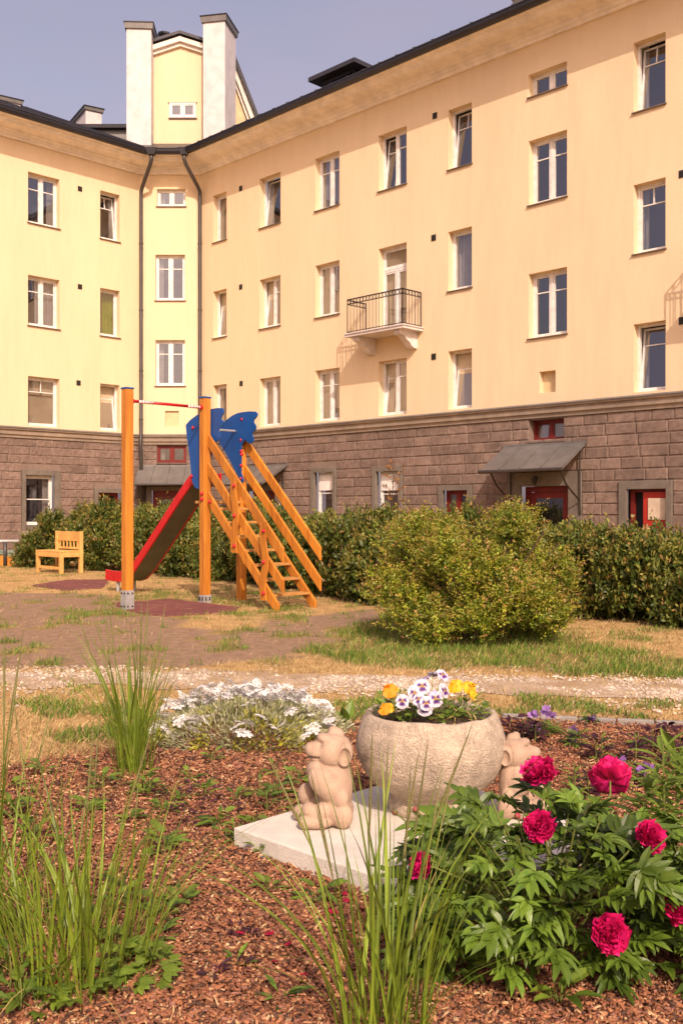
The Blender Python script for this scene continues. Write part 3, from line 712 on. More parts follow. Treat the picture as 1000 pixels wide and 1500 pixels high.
# doors under the canopies
def entrance(fr, o, dep):
    mb = MB(); u0, u1, z0, z1 = o
    fbox(mb, fr, u0+.003, u0+.12, -dep-.05, -dep+.03, .01, z1-.003); fbox(mb, fr, u1-.12, u1-.003, -dep-.05, -dep+.03, .01, z1-.003); fbox(mb, fr, u0+.12, u1-.12, -dep-.05, -dep+.028, z1-.13, z1-.003)
    d = bpart(mb, 'door', M['win_red'])
    mb = MB(); w_ = (u1-u0-.24); a = u0+.13; c = u1-.13
    fbox(mb, fr, a, a+.16, -dep-.03, -dep+.01, .02, z1-.14); fbox(mb, fr, c-.16, c, -dep-.03, -dep+.01, .02, z1-.14)
    fbox(mb, fr, a+.16, c-.16, -dep-.03, -dep+.008, .02, .8); fbox(mb, fr, a+.16, c-.16, -dep-.03, -dep+.008, z1-.28, z1-.14); bpart(mb, 'door_leaf', M['win_red'], d)
    mb = MB(); mb.quad(fr(a+.15, -dep-.01, .79), fr(c-.15, -dep-.01, .79), fr(c-.15, -dep-.01, z1-.27), fr(a+.15, -dep-.01, z1-.27)); bpart(mb, 'pane', M['glass'], d)
    mb = MB(); mb.quad(fr(u0-.1, -dep-.5, 0), fr(u1+.1, -dep-.5, 0), fr(u1+.1, -dep-.5, z1+.1), fr(u0-.1, -dep-.5, z1+.1)); bpart(mb, 'room_shade', M['shade_paint'], d)  # dark coloured sheet in place of the shade behind the door
    mb = MB(); mb.tube([fr(c-.08, -dep+.05, .95), fr(c-.08, -dep+.05, 1.15)], .012, 6); bpart(mb, 'handle', M['galv'], d)
for fr, o in ((FR, GR[3]), (FR, GR[6]), (FC, GC[1])): entrance(fr, o, .2)

def canopy(fr, u0, u1, p, zb, zf, lab):
    mb = MB(); mb.hexa([fr(u0, p, zf-.04), fr(u1, p, zf-.04), fr(u1, .03, zb-.04), fr(u0, .03, zb-.04), fr(u0, p, zf), fr(u1, p, zf), fr(u1, .03, zb), fr(u0, .03, zb)])
    c = bpart(mb, 'canopy', M['canopy'], label=lab)
    k = max(2, round((u1-u0)/.52))
    for i in range(k):
        a = u0+(u1-u0)*i/k; e = u0+(u1-u0)*(i+1)/k
        q = MB(); q.hexa([fr(a+.008, p+.02, zf+.002), fr(e-.008, p+.02, zf+.002), fr(e-.008, .03, zb+.003), fr(a+.008, .03, zb+.003), fr(a+.008, p+.02, zf+.014), fr(e-.008, p+.02, zf+.014), fr(e-.008, .03, zb+.014), fr(a+.008, .03, zb+.014)])
        bpart(q, 'roof_panel', M['canopy'], c)
        if i:
            q = MB(); q.beam(fr(a, p+.01, zf+.03), fr(a, .04, zb+.03), (0, 0, 1), .016, .04); bpart(q, 'seam', M['canopy'], c)
    q = MB(); q.tube([fr(u0-.02, p+.05, zf-.03), fr(u1+.02, p+.05, zf-.02)], .04, 8); bpart(q, 'canopy_gutter', M['pipe'], c)
    for u in (u0+.22, u1-.12):
        q = MB(); q.tube([fr(u, p-.08, zf-.02), fr(u, p-.35, zf-.36), fr(u, .1, zf-.72), fr(u, .065, zf-1.05)], .022, 6); q.tube([fr(u, .09, zf-1.0), fr(u, .09, zb-.12)], .018, 6); bpart(q, 'strut', M['iron'], c)
    fl = MB(); fbox(fl, fr, u0-.03, u1+.03, .03, .055, zb-.02, zb+.05); bpart(fl, 'flashing', M['canopy'], c)
    return c
canopy(FR, 12.22, 14.47, 1.0, 2.93, 2.33, 'grey metal canopy above the red door beside the shutter window')
canopy(FR, 2.0, 4.27, 1.0, 2.76, 2.2, 'grey metal canopy behind the stairs of the slide')
canopy(FC, -.02, LC+.02, .8, 2.86, 2.27, 'grey metal canopy across the corner of the building')
# wall lamp above the red door
mb = MB(); mb.tube([FR(13.2, .06, 2.16), FR(13.2, .16, 2.2), FR(13.2, .2, 2.16)], .012, 6); wl = bpart(mb, 'wall_lamp', M['lamp_black'])
mb = MB(); mb.lathe([(.02, .02), (.07, 0), (.075, -.02), (.05, -.14), (.02, -.16)], 8, FR(13.2, .2, 2.15)); bpart(mb, 'lantern', M['lamp_black'], wl)

# corner tower with gable, chimneys, roof boxes
def XZ(px, py, Y): return ((px-500)/F*Y, Y, H+(750-py)*Y/F)
YT = 33.95
def poly_px(pts, Y): return [XZ(a, c, Y) for a, c in pts]
gab = poly_px([(215, 235), (305, 235), (305, 66), (265, 52), (215, 70)], YT)
mb = MB(); mb.prism(gab, (0, 5, 0)); tw = bpart(mb, 'tower', M['plaster'])
for (a, c) in (((210, 68), (265, 50)), ((265, 50), (312, 65))):
    for dy_, th_, mt, nm, drop in ((-.28, .10, 'roof', 'tower_roof', 0), (-.20, .16, 'cornice', 'tower_cornice', 7), (-.10, .14, 'cornice', 'tower_cornice', 13)):
        p0 = Vector(XZ(a[0], a[1]+drop, YT)); p1 = Vector(XZ(c[0], c[1]+drop, YT)); q = MB()
        q.hexa([p0+Vector((0, dy_, -th_)), p1+Vector((0, dy_, -th_)), p1+Vector((0, 5, -th_)), p0+Vector((0, 5, -th_)), p0+Vector((0, dy_, 0)), p1+Vector((0, dy_, 0)), p1+Vector((0, 5, 0)), p0+Vector((0, 5, 0))])
        bpart(q, nm, M[mt], tw)
FT = Fr((0, YT), (1, 0), (0, -1))
u0, _, zb_ = XZ(248.5, 173, YT); u1, _, zt_ = XZ(287.5, 151, YT)
window(FT, u0, u1, zb_, zt_, '2', None, D_, depth=-.035, name='tower_window', n0=.0)
q = MB(); q.quad(FT(u0, .006, zb_), FT(u1, .006, zb_), FT(u1, .006, zt_), FT(u0, .006, zt_)); bpart(q, 'room_shade', M['shade_paint'], tw)  # dark sheet on the plaster, room shade painted by its colour
q = MB(); fbox(q, FT, u0-.04, u1+.04, .01, .06, zt_, zt_+.06); bpart(q, 'lintel', M['plaster'], tw)
def chimney(px0, px1, pyt, Y, dep, yaw, capz=.17, ptop=None):
    a = Vector(XZ(px0, pyt, Y)); c = Vector(XZ(px1, pyt, Y)); wdt = (c-a).x
    R_ = Matrix.Rotation(yaw, 3, 'Z'); o = Vector((a.x, a.y, 0))
    def pt(x, y, z): v = R_ @ Vector((x, y, 0)); return o+v+Vector((0, 0, z))
    zt = a.z; zb = 12.9
    mb = MB(); mb.hexa([pt(0, 0, zb), pt(wdt, 0, zb), pt(wdt, dep, zb), pt(0, dep, zb), pt(0, 0, zt), pt(wdt, 0, zt), pt(wdt, dep, zt), pt(0, dep, zt)])
    ch = bpart(mb, 'chimney', M['white_render'], bevel=.01)
    e = .05; mb = MB(); mb.hexa([pt(-e, -e, zt-.02), pt(wdt+e, -e, zt-.02), pt(wdt+e, dep+e, zt-.02), pt(-e, dep+e, zt-.02), pt(-e-.02, -e-.02, zt+capz), pt(wdt+e+.02, -e-.02, zt+capz), pt(wdt+e+.02, dep+e+.02, zt+capz), pt(-e-.02, dep+e+.02, zt+capz)])
    bpart(mb, 'chimney_cap', M['canopy'], ch)
    mb = MB(); mb.hexa([pt(-e-.04, -e-.04, zt+capz), pt(wdt+e+.04, -e-.04, zt+capz), pt(wdt+e+.04, dep+e+.04, zt+capz), pt(-e-.04, dep+e+.04, zt+capz), pt(-e-.04, -e-.04, zt+capz+.03), pt(wdt+e+.04, -e-.04, zt+capz+.03), pt(wdt+e+.04, dep+e+.04, zt+capz+.03), pt(-e-.04, dep+e+.04, zt+capz+.03)])
    bpart(mb, 'cap_rim', M['gutter'], ch)
chimney(185.5, 221.5, 41, 33.3, 1.25, .05); chimney(297.5, 331, 33, 33.2, 1.2, -.2)
chimney(126, 150, 160, 36.5, 2.6, .55, .1); chimney(2, 31, 146, 33.5, 2.0, .6, .1)
chimney(755, 792, 6, 24.2, 1.0, -.75, .1)
# steep wing behind the tower
prof = [(300, 235), (372, 235), (378, 178), (350, 92), (330, 60), (300, 60)]
mb = MB(); mb.prism(poly_px([(300, 235), (371, 235), (373, 178), (345, 92), (300, 92)], 35.4), (0, 4, 0)); bpart(mb, 'rear_wing', M['plaster2'])
for (a, c), dy_, th_, mt in ((((346, 88), (380, 176)), -.35, .10, 'gutter'), (((343, 92), (375, 178)), -.22, .16, 'cornice'), (((339, 94), (369, 178)), -.1, .14, 'cornice')):
    p0 = Vector(XZ(a[0], a[1], 35.4)); p1 = Vector(XZ(c[0], c[1], 35.4)); dd_ = Vector((th_, 0, 0)); q = MB()
    q.hexa([p0+Vector((-th_, dy_, 0)), p1+Vector((-th_, dy_, 0)), p1+Vector((-th_, 4, 0)), p0+Vector((-th_, 4, 0)), p0+Vector((0, dy_, .05)), p1+Vector((0, dy_, .05)), p1+Vector((0, 4, .05)), p0+Vector((0, 4, .05))])
    bpart(q, 'verge', M[mt])
# flat roofed box left of the tower, roof hatch, dormer
a = XZ(122, 208, 35.6); c = XZ(190, 190, 35.6)
mb = MB(); mb.box(a[0], c[0], 35.6, 38, 13, c[2]); bx_ = bpart(mb, 'roof_box', M['canopy'])
mb = MB(); mb.box(a[0]-.15, c[0]+.1, 35.4, 38.2, c[2], c[2]+.13); bpart(mb, 'roof_edge', M['gutter'], bx_)
mb = MB(); fbox(mb, FR, 4.3, 5.7, -2.8, -1.4, 13.6, 14.72); dm = bpart(mb, 'dormer', M['gutter'])
mb = MB(); fbox(mb, FR, 4.0, 6.0, -3.0, -1.1, 14.72, 14.85); bpart(mb, 'dormer_roof', M['roof'], dm)
for i in range(5):
    mb = MB(); fbox(mb, FR, 4.4, 5.6, -1.39, -1.35, 14.1+i*.12, 14.18+i*.12); bpart(mb, 'louvre', M['gutter'], dm)
a = Vector(XZ(241, 58, 35)); mb = MB(); mb.tube([a+Vector((0, 0, -.6)), a+Vector((0, 0, 0))], .14, 8); mb.lathe([(.14, 0), (.24, .14), (.24, .2), (.0, .2)], 8, a); bpart(mb, 'roof_cowl', M['gutter'])
#@@PLAY
# ------------------------------------------------------------------ play equipment
P2 = G(300.5, 883); P1 = G(187, 893)
Rv = Vector((-.69, .724, 0)).normalized(); Wv = Vector((.724, .69, 0)).normalized(); UP = Vector((0, 0, 1))
def SP(a, b, z): return P2+Rv*a+Wv*b+UP*z
def PX(px, py, b):
    """(a, z) on the vertical plane b of the play frame seen at photo pixel"""
    o = P2+Wv*b; k = (px-500)/F; a = (k*o.y-o.x)/(Rv.x-k*Rv.y); Y = o.y+a*Rv.y
    return a, H+(750-py)*Y/F
def local_box(fn, a0, a1, b0, b1, z0, z1):
    mb = MB(); mb.hexa([fn(a0, b0, z0), fn(a1, b0, z0), fn(a1, b1, z0), fn(a0, b1, z0), fn(a0, b0, z1), fn(a1, b0, z1), fn(a1, b1, z1), fn(a0, b1, z1)]); return mb

# the two tall posts with the bar between them
bar = empty('horizontal_bar', P1, 0, 'two tall orange wooden posts joined by a red and white bar', 'climbing bar')
def bp_(mb, name, mat, par, root, **k): return mb.build(name, M[mat], par, loc=(-root if par.type == 'EMPTY' else None), **k)
for P, ht, shoe in ((P1, 3.05, .27), (P2, 3.04, .12)):
    def fn(a, b, z, P=P): return P+Rv*a+Wv*b+UP*z
    po = bp_(local_box(fn, -.062, .062, -.062, .062, shoe-.02, ht), 'post', 'wood', bar, P1, bevel=.01)
    bp_(local_box(fn, -.068, .068, -.068, .068, ht, ht+.02), 'post_cap', 'blue', po, P1)
    sh = bp_(local_box(fn, -.066, .066, -.066, .066, 0, shoe), 'post_shoe', 'galv', po, P1)
    for z in (shoe-.04, .05):
        for sgn in (-1, 1):
            q = MB(); q.tube([fn(-.066, sgn*.035, z), fn(-.078, sgn*.035, z)], .012, 6); q.tube([fn(sgn*.035, -.066, z), fn(sgn*.035, -.078, z)], .012, 6); bp_(q, 'bolt', 'gutter', po, P1)
e0 = P1+Wv*.05+UP*2.89; e1 = P2-Wv*.05+UP*2.90
stripes = [(0, .17, 'red'), (.17, .36, 'win_white'), (.36, .72, 'red'), (.72, .86, 'win_white'), (.86, .93, 'red'), (.93, 1, 'win_white')]
stripes = [(0, .1, 'red'), (.1, .3, 'win_white'), (.3, .78, 'red'), (.78, 1, 'win_white')]
for a, c, m in stripes:
    q = MB(); q.tube([e0.lerp(e1, a), e0.lerp(e1, c)], .021 if m == 'red' else .0205, 8); bp_(q, 'bar_section', m, bar, P1, smooth=True)
q = MB()
for i in range(26):
    pass
sp_ = [e0.lerp(e1, .1+.2*i/24)+Wv.cross(UP)*.024*math.cos(i*1.3)+UP*.024*math.sin(i*1.3) for i in range(25)]; q.tube(sp_, .006, 4)
sp_ = [e0.lerp(e1, .78+.2*i/24)+Wv.cross(UP)*.024*math.cos(i*1.3)+UP*.024*math.sin(i*1.3) for i in range(25)]; q.tube(sp_, .006, 4)
bp_(q, 'tape', 'red', bar, P1)
for e, sg in ((e0, -1), (e1, 1)):
    q = MB(); q.tube([e+Wv*sg*.03, e-Wv*sg*.045], .036, 8); bp_(q, 'bar_collar', 'knob', bar, P1)

# slide
SROOT = SP(.3, .34, 0)
sl = empty('playground_slide', SROOT, 0, 'playground slide with red chute, blue side panels and wooden stairs', 'slide')
def sp(mb, name, mat, par=None, **k): return mb.build(name, M[mat], par or sl, loc=(None if par else -SROOT), **k)
WDT = .68
CA = [(55, 285), (80, 255), (115, 228), (150, 205), (190, 188), (230, 176), (265, 171), (298, 172), (306, 186), (304, 206), (292, 226), (286, 242), (296, 252), (306, 266), (300, 288), (284, 300), (272, 318), (274, 336), (286, 350), (284, 370), (270, 380), (240, 420), (215, 520), (185, 640), (162, 700), (146, 712), (118, 704), (98, 660), (88, 570), (80, 480), (62, 360)]
CB = [(283, 405), (286, 330), (300, 285), (330, 252), (370, 222), (400, 208), (430, 200), (480, 194), (522, 195), (535, 206), (536, 222), (524, 240), (513, 252), (512, 270), (524, 284), (528, 304), (518, 322), (504, 334), (501, 352), (510, 372), (508, 394), (495, 409), (478, 404), (455, 380), (430, 420), (428, 600), (446, 655), (434, 676), (416, 640), (360, 530), (315, 450)]
for poly, b in ((CA, .075), (CB, WDT-.075)):
    pts = [SP(*((lambda az: (az[0], b, az[1]))(PX(260+x/4.545, 560+y/4.545, b)))) for x, y in poly]
    q = MB(); q.prism(pts, Wv*.018*(1 if b < .3 else -1)); pn = sp(q, 'side_panel', 'blue')
    for (kx, ky) in (((108, 303), (98, 625), (432, 480)) if b < .3 else ((434, 247), (428, 385), (428, 460), (428, 555), (428, 640))):
        a_, z_ = PX(260+kx/4.545, 560+ky/4.545, b); q = MB(); q.ball(SP(a_, b-.012, z_), .026); sp(q, 'knob', 'knob', pn, smooth=True)
# crossbar between the panels
a_, z_ = PX(322, 630, .3); q = MB(); q.tube([SP(a_, .09, z_), SP(a_, WDT-.09, z_)], .018, 8); sp(q, 'grab_bar', 'galv')
# posts, platform
sp(local_box(SP, -.055, .055, WDT-.06, WDT+.06, 0, 2.35), 'post', 'wood', bevel=.008)
for i in range(3): sp(local_box(SP, -.06+i*.135, .065+i*.135, .06, WDT-.06, 1.48, 1.52), 'deck_board', 'wood_step')
# stairs: boards at 45 degrees
def sloped(b, zoff, a_start, a_end, ht, th, name='handrail'):
    q = MB(); sl_ = .965
    z0 = zoff+(a_start)*sl_; z1 = zoff+a_end*sl_
    q.hexa([SP(a_end, b-th/2, z1-ht/2), SP(a_start, b-th/2, z0-ht/2), SP(a_start, b+th/2, z0-ht/2), SP(a_end, b+th/2, z1-ht/2),
            SP(a_end, b-th/2, z1+ht/2), SP(a_start, b-th/2, z0+ht/2), SP(a_start, b+th/2, z0+ht/2), SP(a_end, b+th/2, z1+ht/2)])
    return sp(q, name, 'wood', bevel=.006)
for b in (.02, WDT+.02):
    aN = -.065 if b < .3 else .04
    sloped(b, 1.62, aN, -1.68, .19, .04, 'stringer'); sloped(b-.0, 2.05, aN, -1.78, .19, .04); sloped(b, 2.48, aN, -1.78, .19, .04)
NST = 7
for i in range(NST):
    z = .20*(i+1); a = -(1.62-z)/.965
    sp(local_box(SP, a-.10, a+.10, .045, WDT-.005, z-.02, z+.016), 'step', 'wood_step', bevel=.004)
# zigzag upright braces on the near side
for a0 in (-.78, -1.44):
    zl = 1.62+a0*.965-.10; zh = 2.48+a0*.965+.12; prof = []
    for k in range(13):
        t_ = k/12; prof.append((a0-.05+.03*math.sin(t_*9.4), zl+(zh-zl)*t_))
    prof2 = [(x+.125, z) for x, z in prof]
    poly = prof+prof2[::-1]
    for b, lay in ((-.028, -.02),):
        q = MB(); q.prism([SP(x, b, z) for x, z in poly], Wv*lay); br = sp(q, 'brace', 'wood')
        for k in range(3):
            q = MB(); q.ball(SP(a0, b-.03, 1.62+.43*k+a0*.965), .028); sp(q, 'knob', 'knob', br, smooth=True)
for z in (1.62, 1.54): 
    q = MB(); q.ball(SP(-.02, -.075, z), .028); sp(q, 'knob', 'knob', smooth=True)
q = MB(); q.ball(SP(-.13, -.01, 1.50), .028); sp(q, 'knob', 'knob', smooth=True)
# chute
path = [(.32, 1.80), (.553, 1.79), (.72, 1.66), (1.0, 1.42), (1.4, 1.06), (1.8, .71), (2.18, .385), (2.42, .235), (2.62, .20), (2.85, .20), (3.08, .215)]
b0, b1 = .13, .55
def chute(o0, o1, z0, z1, ends=0):
    q = MB()
    for (a, z), (c, y) in zip(path[:-1], path[1:]):
        q.hexa([SP(a, o0, z+z0), SP(c, o0, y+z0), SP(c, o1, y+z0), SP(a, o1, z+z0), SP(a, o0, z+z1), SP(c, o0, y+z1), SP(c, o1, y+z1), SP(a, o1, z+z1)])
    return q
sp(chute(b0+.036, b1-.036, 0, .012), 'chute', 'red'); sp(chute(b0+.03, b1-.03, -.022, -.002), 'chute_underside', 'under')
for b in (b0, b1-.035): sp(chute(b, b+.035, -.03, .15), 'chute_side', 'red', bevel=.008)
q = MB(); q.tube([SP(3.09, b0+.02, .22), SP(3.09, b1-.02, .22)], .03, 8); sp(q, 'chute_lip', 'red')
for b in (b0+.05, b1-.05):
    q = MB(); q.tube([SP(2.75, b, 0), SP(2.75, b, .19)], .03, 8); sp(q, 'chute_leg', 'galv')

# ------------------------------------------------------------------ bench
BR = G(86, 840.5)
bn = empty('wooden_bench', BR, math.atan2(-.70, .71), 'small pale wooden bench with slatted back beside the hedge', 'bench')
def bb(name, x0, x1, y0, y1, z0, z1, par=None, bev=.006):
    q = MB(); q.box(x0, x1, y0, y1, z0, z1); return q.build(name, M['bench_wood'], par or bn, bevel=bev)
# x along the bench, -y towards its front
LB = 1.08; x0 = -.92; x1 = x0+LB
for x in (x0+.04, x1-.04): bb('leg', x-.04, x+.04, -.04, .04, 0, .42); 
for x in (x0+.04, x1-.04): bb('back_post', x-.04, x+.04, .44, .52, 0, .92)
bb('apron', x0+.003, x1-.003, -.045, -.01, .36, .47); bb('apron', x0+.003, x0+.04, 0, .44, .36, .47); bb('apron', x1-.04, x1-.003, 0, .44, .36, .47)
for i in range(4): bb('seat_board', x0, x1, -.05+i*.123, .065+i*.123, .472, .50)
bb('stretcher', x0+.04, x1-.04, -.02, .02, .09, .15); bb('stretcher', x0+.02, x0+.06, .04, .44, .09, .15)
bb('top_rail', x0+.08, x1-.08, .46, .50, .70, .915); bb('lower_rail', x0+.08, x1-.08, .462, .498, .52, .57)
for i in range(6):
    x = x0+.16+i*.148; bb('back_slat', x-.022, x+.022, .468, .492, .57, .70)

# ------------------------------------------------------------------ sandbox, railing, stone pier at the left
SB = G(10, 829)
sb = empty('sandbox', SB, 0, 'orange edged sandbox with a grey green cover', 'sandbox')
for nm, dims in (('board', (-1.4, .45, 0, .05, 0, .26)), ('board', (.40, .45, .05, 1.5, 0, .26)), ('board', (-1.4, .4, 1.45, 1.5, 0, .26))):
    q = MB(); q.box(*dims); q.build(nm, M['wood'], sb, bevel=.006)
mb = MB()
for i in range(10):
    for j in range(8):
        def hp(i, j): x = -1.38+i*.177; y = .03+j*.18; return (x, y, .275+.10*math.sin(math.pi*i/10)*math.sin(math.pi*j/8)+.02*math.sin(i*2.1+j))
        mb.quad(hp(i, j), hp(i+1, j), hp(i+1, j+1), hp(i, j+1))
mb.build('cover', M['tarp'], sb, smooth=True)
RL = Vector((-8.6, 24.9, 0)); rl = empty('metal_railing', RL, 0, 'low galvanised pipe railing behind the sandbox', 'railing')
q = MB(); q.tube([(-1.5, 0, .62), (.75, 0, .62)], .04, 8); q.build('rail', M['galv'], rl, smooth=True)
for x in (-1.2, .2):
    q = MB(); q.tube([(x, 0, 0), (x, 0, .6)], .05, 8); q.build('rail_post', M['pipe'], rl, smooth=True)
SPi = Vector((-7.98, 25.6, 0)); pi = empty('stone_pier', SPi, .6, 'squat stone pier with a flat cap beside the hedge', 'pier')
q = MB(); q.box(-.18, .18, -.18, .18, 0, .75); q.build('pier_body', M['stone'], pi); q = MB(); q.box(-.26, .26, -.26, .26, .75, .87); q.build('pier_cap', M['ledge'], pi, bevel=.01)
# black handrail at the basement steps and pale one by the shutter window
hr = empty('step_handrail', FR(5.0, 1.1, 0), FR.rz, 'black iron handrail on short posts in front of the ground floor window', 'handrail')
q = MB(); q.tube([(-.1, 0, 1.18), (.25, 0, 1.25), (1.3, 0, 1.02)], .022, 6); q.build('rail', M['iron'], hr)
for x in (0, .45, 1.2):
    q = MB(); q.tube([(x, 0, 0), (x, 0, 1.2-.1*x)], .018, 6); q.build('rail_post', M['iron'], hr)

# ------------------------------------------------------------------ shrubs
def leaf_cloud(name, base, direc, length, width, col, fold=.25, mat='foliage'):
    n = len(base); d = direc/np.linalg.norm(direc, axis=1, keepdims=True)
    rv = RNG.normal(size=(n, 3)); rv[:, 2] *= .6; s = np.cross(d, rv); s /= np.linalg.norm(s, axis=1, keepdims=True)+1e-9
    nn = np.cross(s, d); l = length[:, None]; w_ = width[:, None]
    mid = base+d*l*.5+nn*(w_*fold); tip = base+d*l-nn*(w_*fold*.8)
    V = np.stack([base, mid+s*w_*.5, tip, mid-s*w_*.5], 1).reshape(-1, 3)
    return mesh_np(name, V, np.arange(n*4).reshape(n, 4), M[mat], np.repeat(col, 4, 0))

def stems(rx, ry, h, n, seed):
    rr = random.Random(seed); q = MB()
    for i in range(n):
        a = rr.uniform(0, 6.28); e = rr.uniform(.3, .85); bx = Vector((math.cos(a)*.12, math.sin(a)*.1, 0)); tp = Vector((math.cos(a)*rx*e, math.sin(a)*ry*e, h*rr.uniform(.5, .85)))
        q.tube([bx, bx.lerp(tp, .5)+Vector((0, 0, h*.08)), tp], [.018, .012, .005], 5)
    return q
def lobed(name, lobes, nsh, lps, ll, lw, pal, tips, seed, shoot, droop=.1):
    """shoots with leaves on the union of several leafy domes (centre, radii)"""
    rg_ = np.random.default_rng(seed); lob = np.array(lobes); area = lob[:, 3]*lob[:, 5]; ks = rg_.choice(len(lob), nsh*2, p=area/area.sum())
    ph = rg_.uniform(0, 2*np.pi, nsh*2); cz = rg_.uniform(-.55, 1, nsh*2); sz = np.sqrt(1-cz**2); d = np.stack([np.cos(ph)*sz, np.sin(ph)*sz, cz], 1)
    c = lob[ks, :3]; r = lob[ks, 3:6]
    lp = np.array([noise.fractal(Vector(q*2.2)+Vector((k_*7.1+seed, 0, 0)), 1.0, 2.0, 3) for q, k_ in zip(d, ks)])
    rad = 1+.38*lp+rg_.normal(0, .08, len(d)); rad = np.where(rg_.random(len(d)) < .22, rad*rg_.uniform(.6, .92, len(d)), rad); rad = np.where(rg_.random(len(d)) < .07, rad*rg_.uniform(1.1, 1.3, len(d)), rad)
    tip = c+d*r*rad[:, None]; keep = tip[:, 2] > .03
    for j in range(len(lob)):
        q = (tip-lob[j, :3])/lob[j, 3:6]; keep &= ~((np.linalg.norm(q, axis=1) < .72) & (ks != j))
    tip = tip[keep][:nsh]; d = d[keep][:nsh]; n = len(tip)
    sd_ = d*np.array([1, 1, .8])+np.array([0, 0, .6])+rg_.normal(0, .3, (n, 3)); sd_ /= np.linalg.norm(sd_, axis=1, keepdims=True)
    t_ = np.tile(np.linspace(0, 1, lps), n)+rg_.uniform(-.03, .03, n*lps); T_ = np.repeat(tip, lps, 0); SD = np.repeat(sd_, lps, 0); ln = shoot*np.repeat(rg_.uniform(.55, 1.25, n), lps)
    pos = T_-SD*((1-t_)*ln)[:, None]; pos[:, 2] -= droop*t_**2*ln; pos[:, 2] = np.maximum(pos[:, 2], .025)
    rnd = rg_.normal(size=(n*lps, 3)); side = np.cross(SD, rnd); side /= np.linalg.norm(side, axis=1, keepdims=True); dr = SD*.55+side*.8
    L_ = ll*rg_.uniform(.6, 1.3, n*lps)*(1.05-.45*t_); W_ = lw*rg_.uniform(.7, 1.2, n*lps)*(1.05-.4*t_); pal = np.array(pal); tips = np.array(tips)
    shc = pal[rg_.integers(0, len(pal), n)]*rg_.uniform(.75, 1.25, (n, 1)); tpc = tips[rg_.integers(0, len(tips), n)]
    cl = np.repeat(shc, lps, 0)*rg_.uniform(.8, 1.2, (n*lps, 1)); k = np.clip((t_-.55)/.45, 0, 1)[:, None]*np.repeat(rg_.random(n) < .7, lps)[:, None]; cl = cl*(1-k)+np.repeat(tpc, lps, 0)*k
    return leaf_cloud(name, pos, dr, L_, W_, cl)
# big round shrub
BC = Vector((1.40, 10.5, 0))
bs = empty('round_shrub', BC, 0, 'large round yellow green shrub with orange tipped shoots on the lawn', 'shrub')
SPAL = [(.25, .29, .022), (.18, .24, .02), (.32, .33, .028), (.14, .20, .02), (.23, .22, .028)]; STIP = [(.38, .28, .04), (.40, .23, .06), (.31, .28, .04), (.42, .20, .09)]
rr = random.Random(12); LOB = [(0, 0, .62, .78, .74, .62)]
for k in range(42):                                # billowing sprays over the core
    a = k*2.39996+rr.uniform(-.4, .4); cz = rr.uniform(-.55, .95); sz = math.sqrt(1-cz*cz)**.7; r0 = rr.uniform(.24, .42); e = rr.uniform(.78, 1.0)
    LOB.append((math.cos(a)*sz*.92*e, math.sin(a)*sz*.85*e, max(.2, .60+cz*.74*e), r0, r0, r0*rr.uniform(.75, 1.0)))
LOB = [(a, b_, c, r0*.9, r1_*.9, r2_*.9) for a, b_, c, r0, r1_, r2_ in LOB]
link('foliage', lobed('foliage', LOB, 5400, 13, .046, .021, SPAL, STIP, 5, .27), bs)
stems(1.1, 1.0, 1.5, 40, 2).build('stem', M['bark'], bs)
# hedge row
HP = [(.075, .115, .018), (.10, .135, .022), (.06, .095, .016), (.14, .15, .026), (.088, .115, .018)]; HT = [(.24, .20, .035), (.28, .17, .05), (.18, .19, .03), (.25, .23, .04)]
def hedge_lobes(s_):
    rr = random.Random(s_); return [(rr.uniform(-.72, .72), rr.uniform(-.6, .6), rr.uniform(.22, .86), rr.uniform(.24, .42), rr.uniform(.26, .4), rr.uniform(.17, .26)) for _ in range(20)]+[(0, 0, .42, .72, .62, .38)]
HV = [lobed('foliage', hedge_lobes(40+i), 1700, 10, .095, .047, HP, HT, 40+i, .36) for i in range(5)]
HS = [stems(.9, .8, .9, 16, 60+i).mesh('stem', M['bark']) for i in range(2)]
hedge = [(65, 836, .85, 1.15), (125, 838, 1.0, 1.5), (185, 841, 1.05, 1.62), (245, 845, 1.05, 1.62), (300, 850, 1.0, 1.5), (352, 856, .95, 1.45), (405, 862, .95, 1.42), (460, 870, .95, 1.38), (520, 882, .95, 1.45), (590, 892, .9, 1.45),
         (660, 900, .9, 1.35), (740, 905, .9, 1.35), (830, 908, .9, 1.28), (905, 914, .85, 1.22), (985, 922, .9, 1.16), (1080, 930, .9, 1.15)]
for i, (px, py, r_, h_) in enumerate(hedge):
    p = G(px, py-4); p.y += .55*r_; p.x *= p.y/(p.y-.55*r_)
    o = empty('hedge_shrub', p, random.uniform(0, 6.28), 'dense leafy green shrub standing in the hedge row in front of the building', 'shrub', 'hedge shrubs in front of the building')
    link('foliage', HV[i % 5], o, scale=(r_, r_, h_)); link('stem', HS[i % 2], o, scale=(r_, r_, h_))
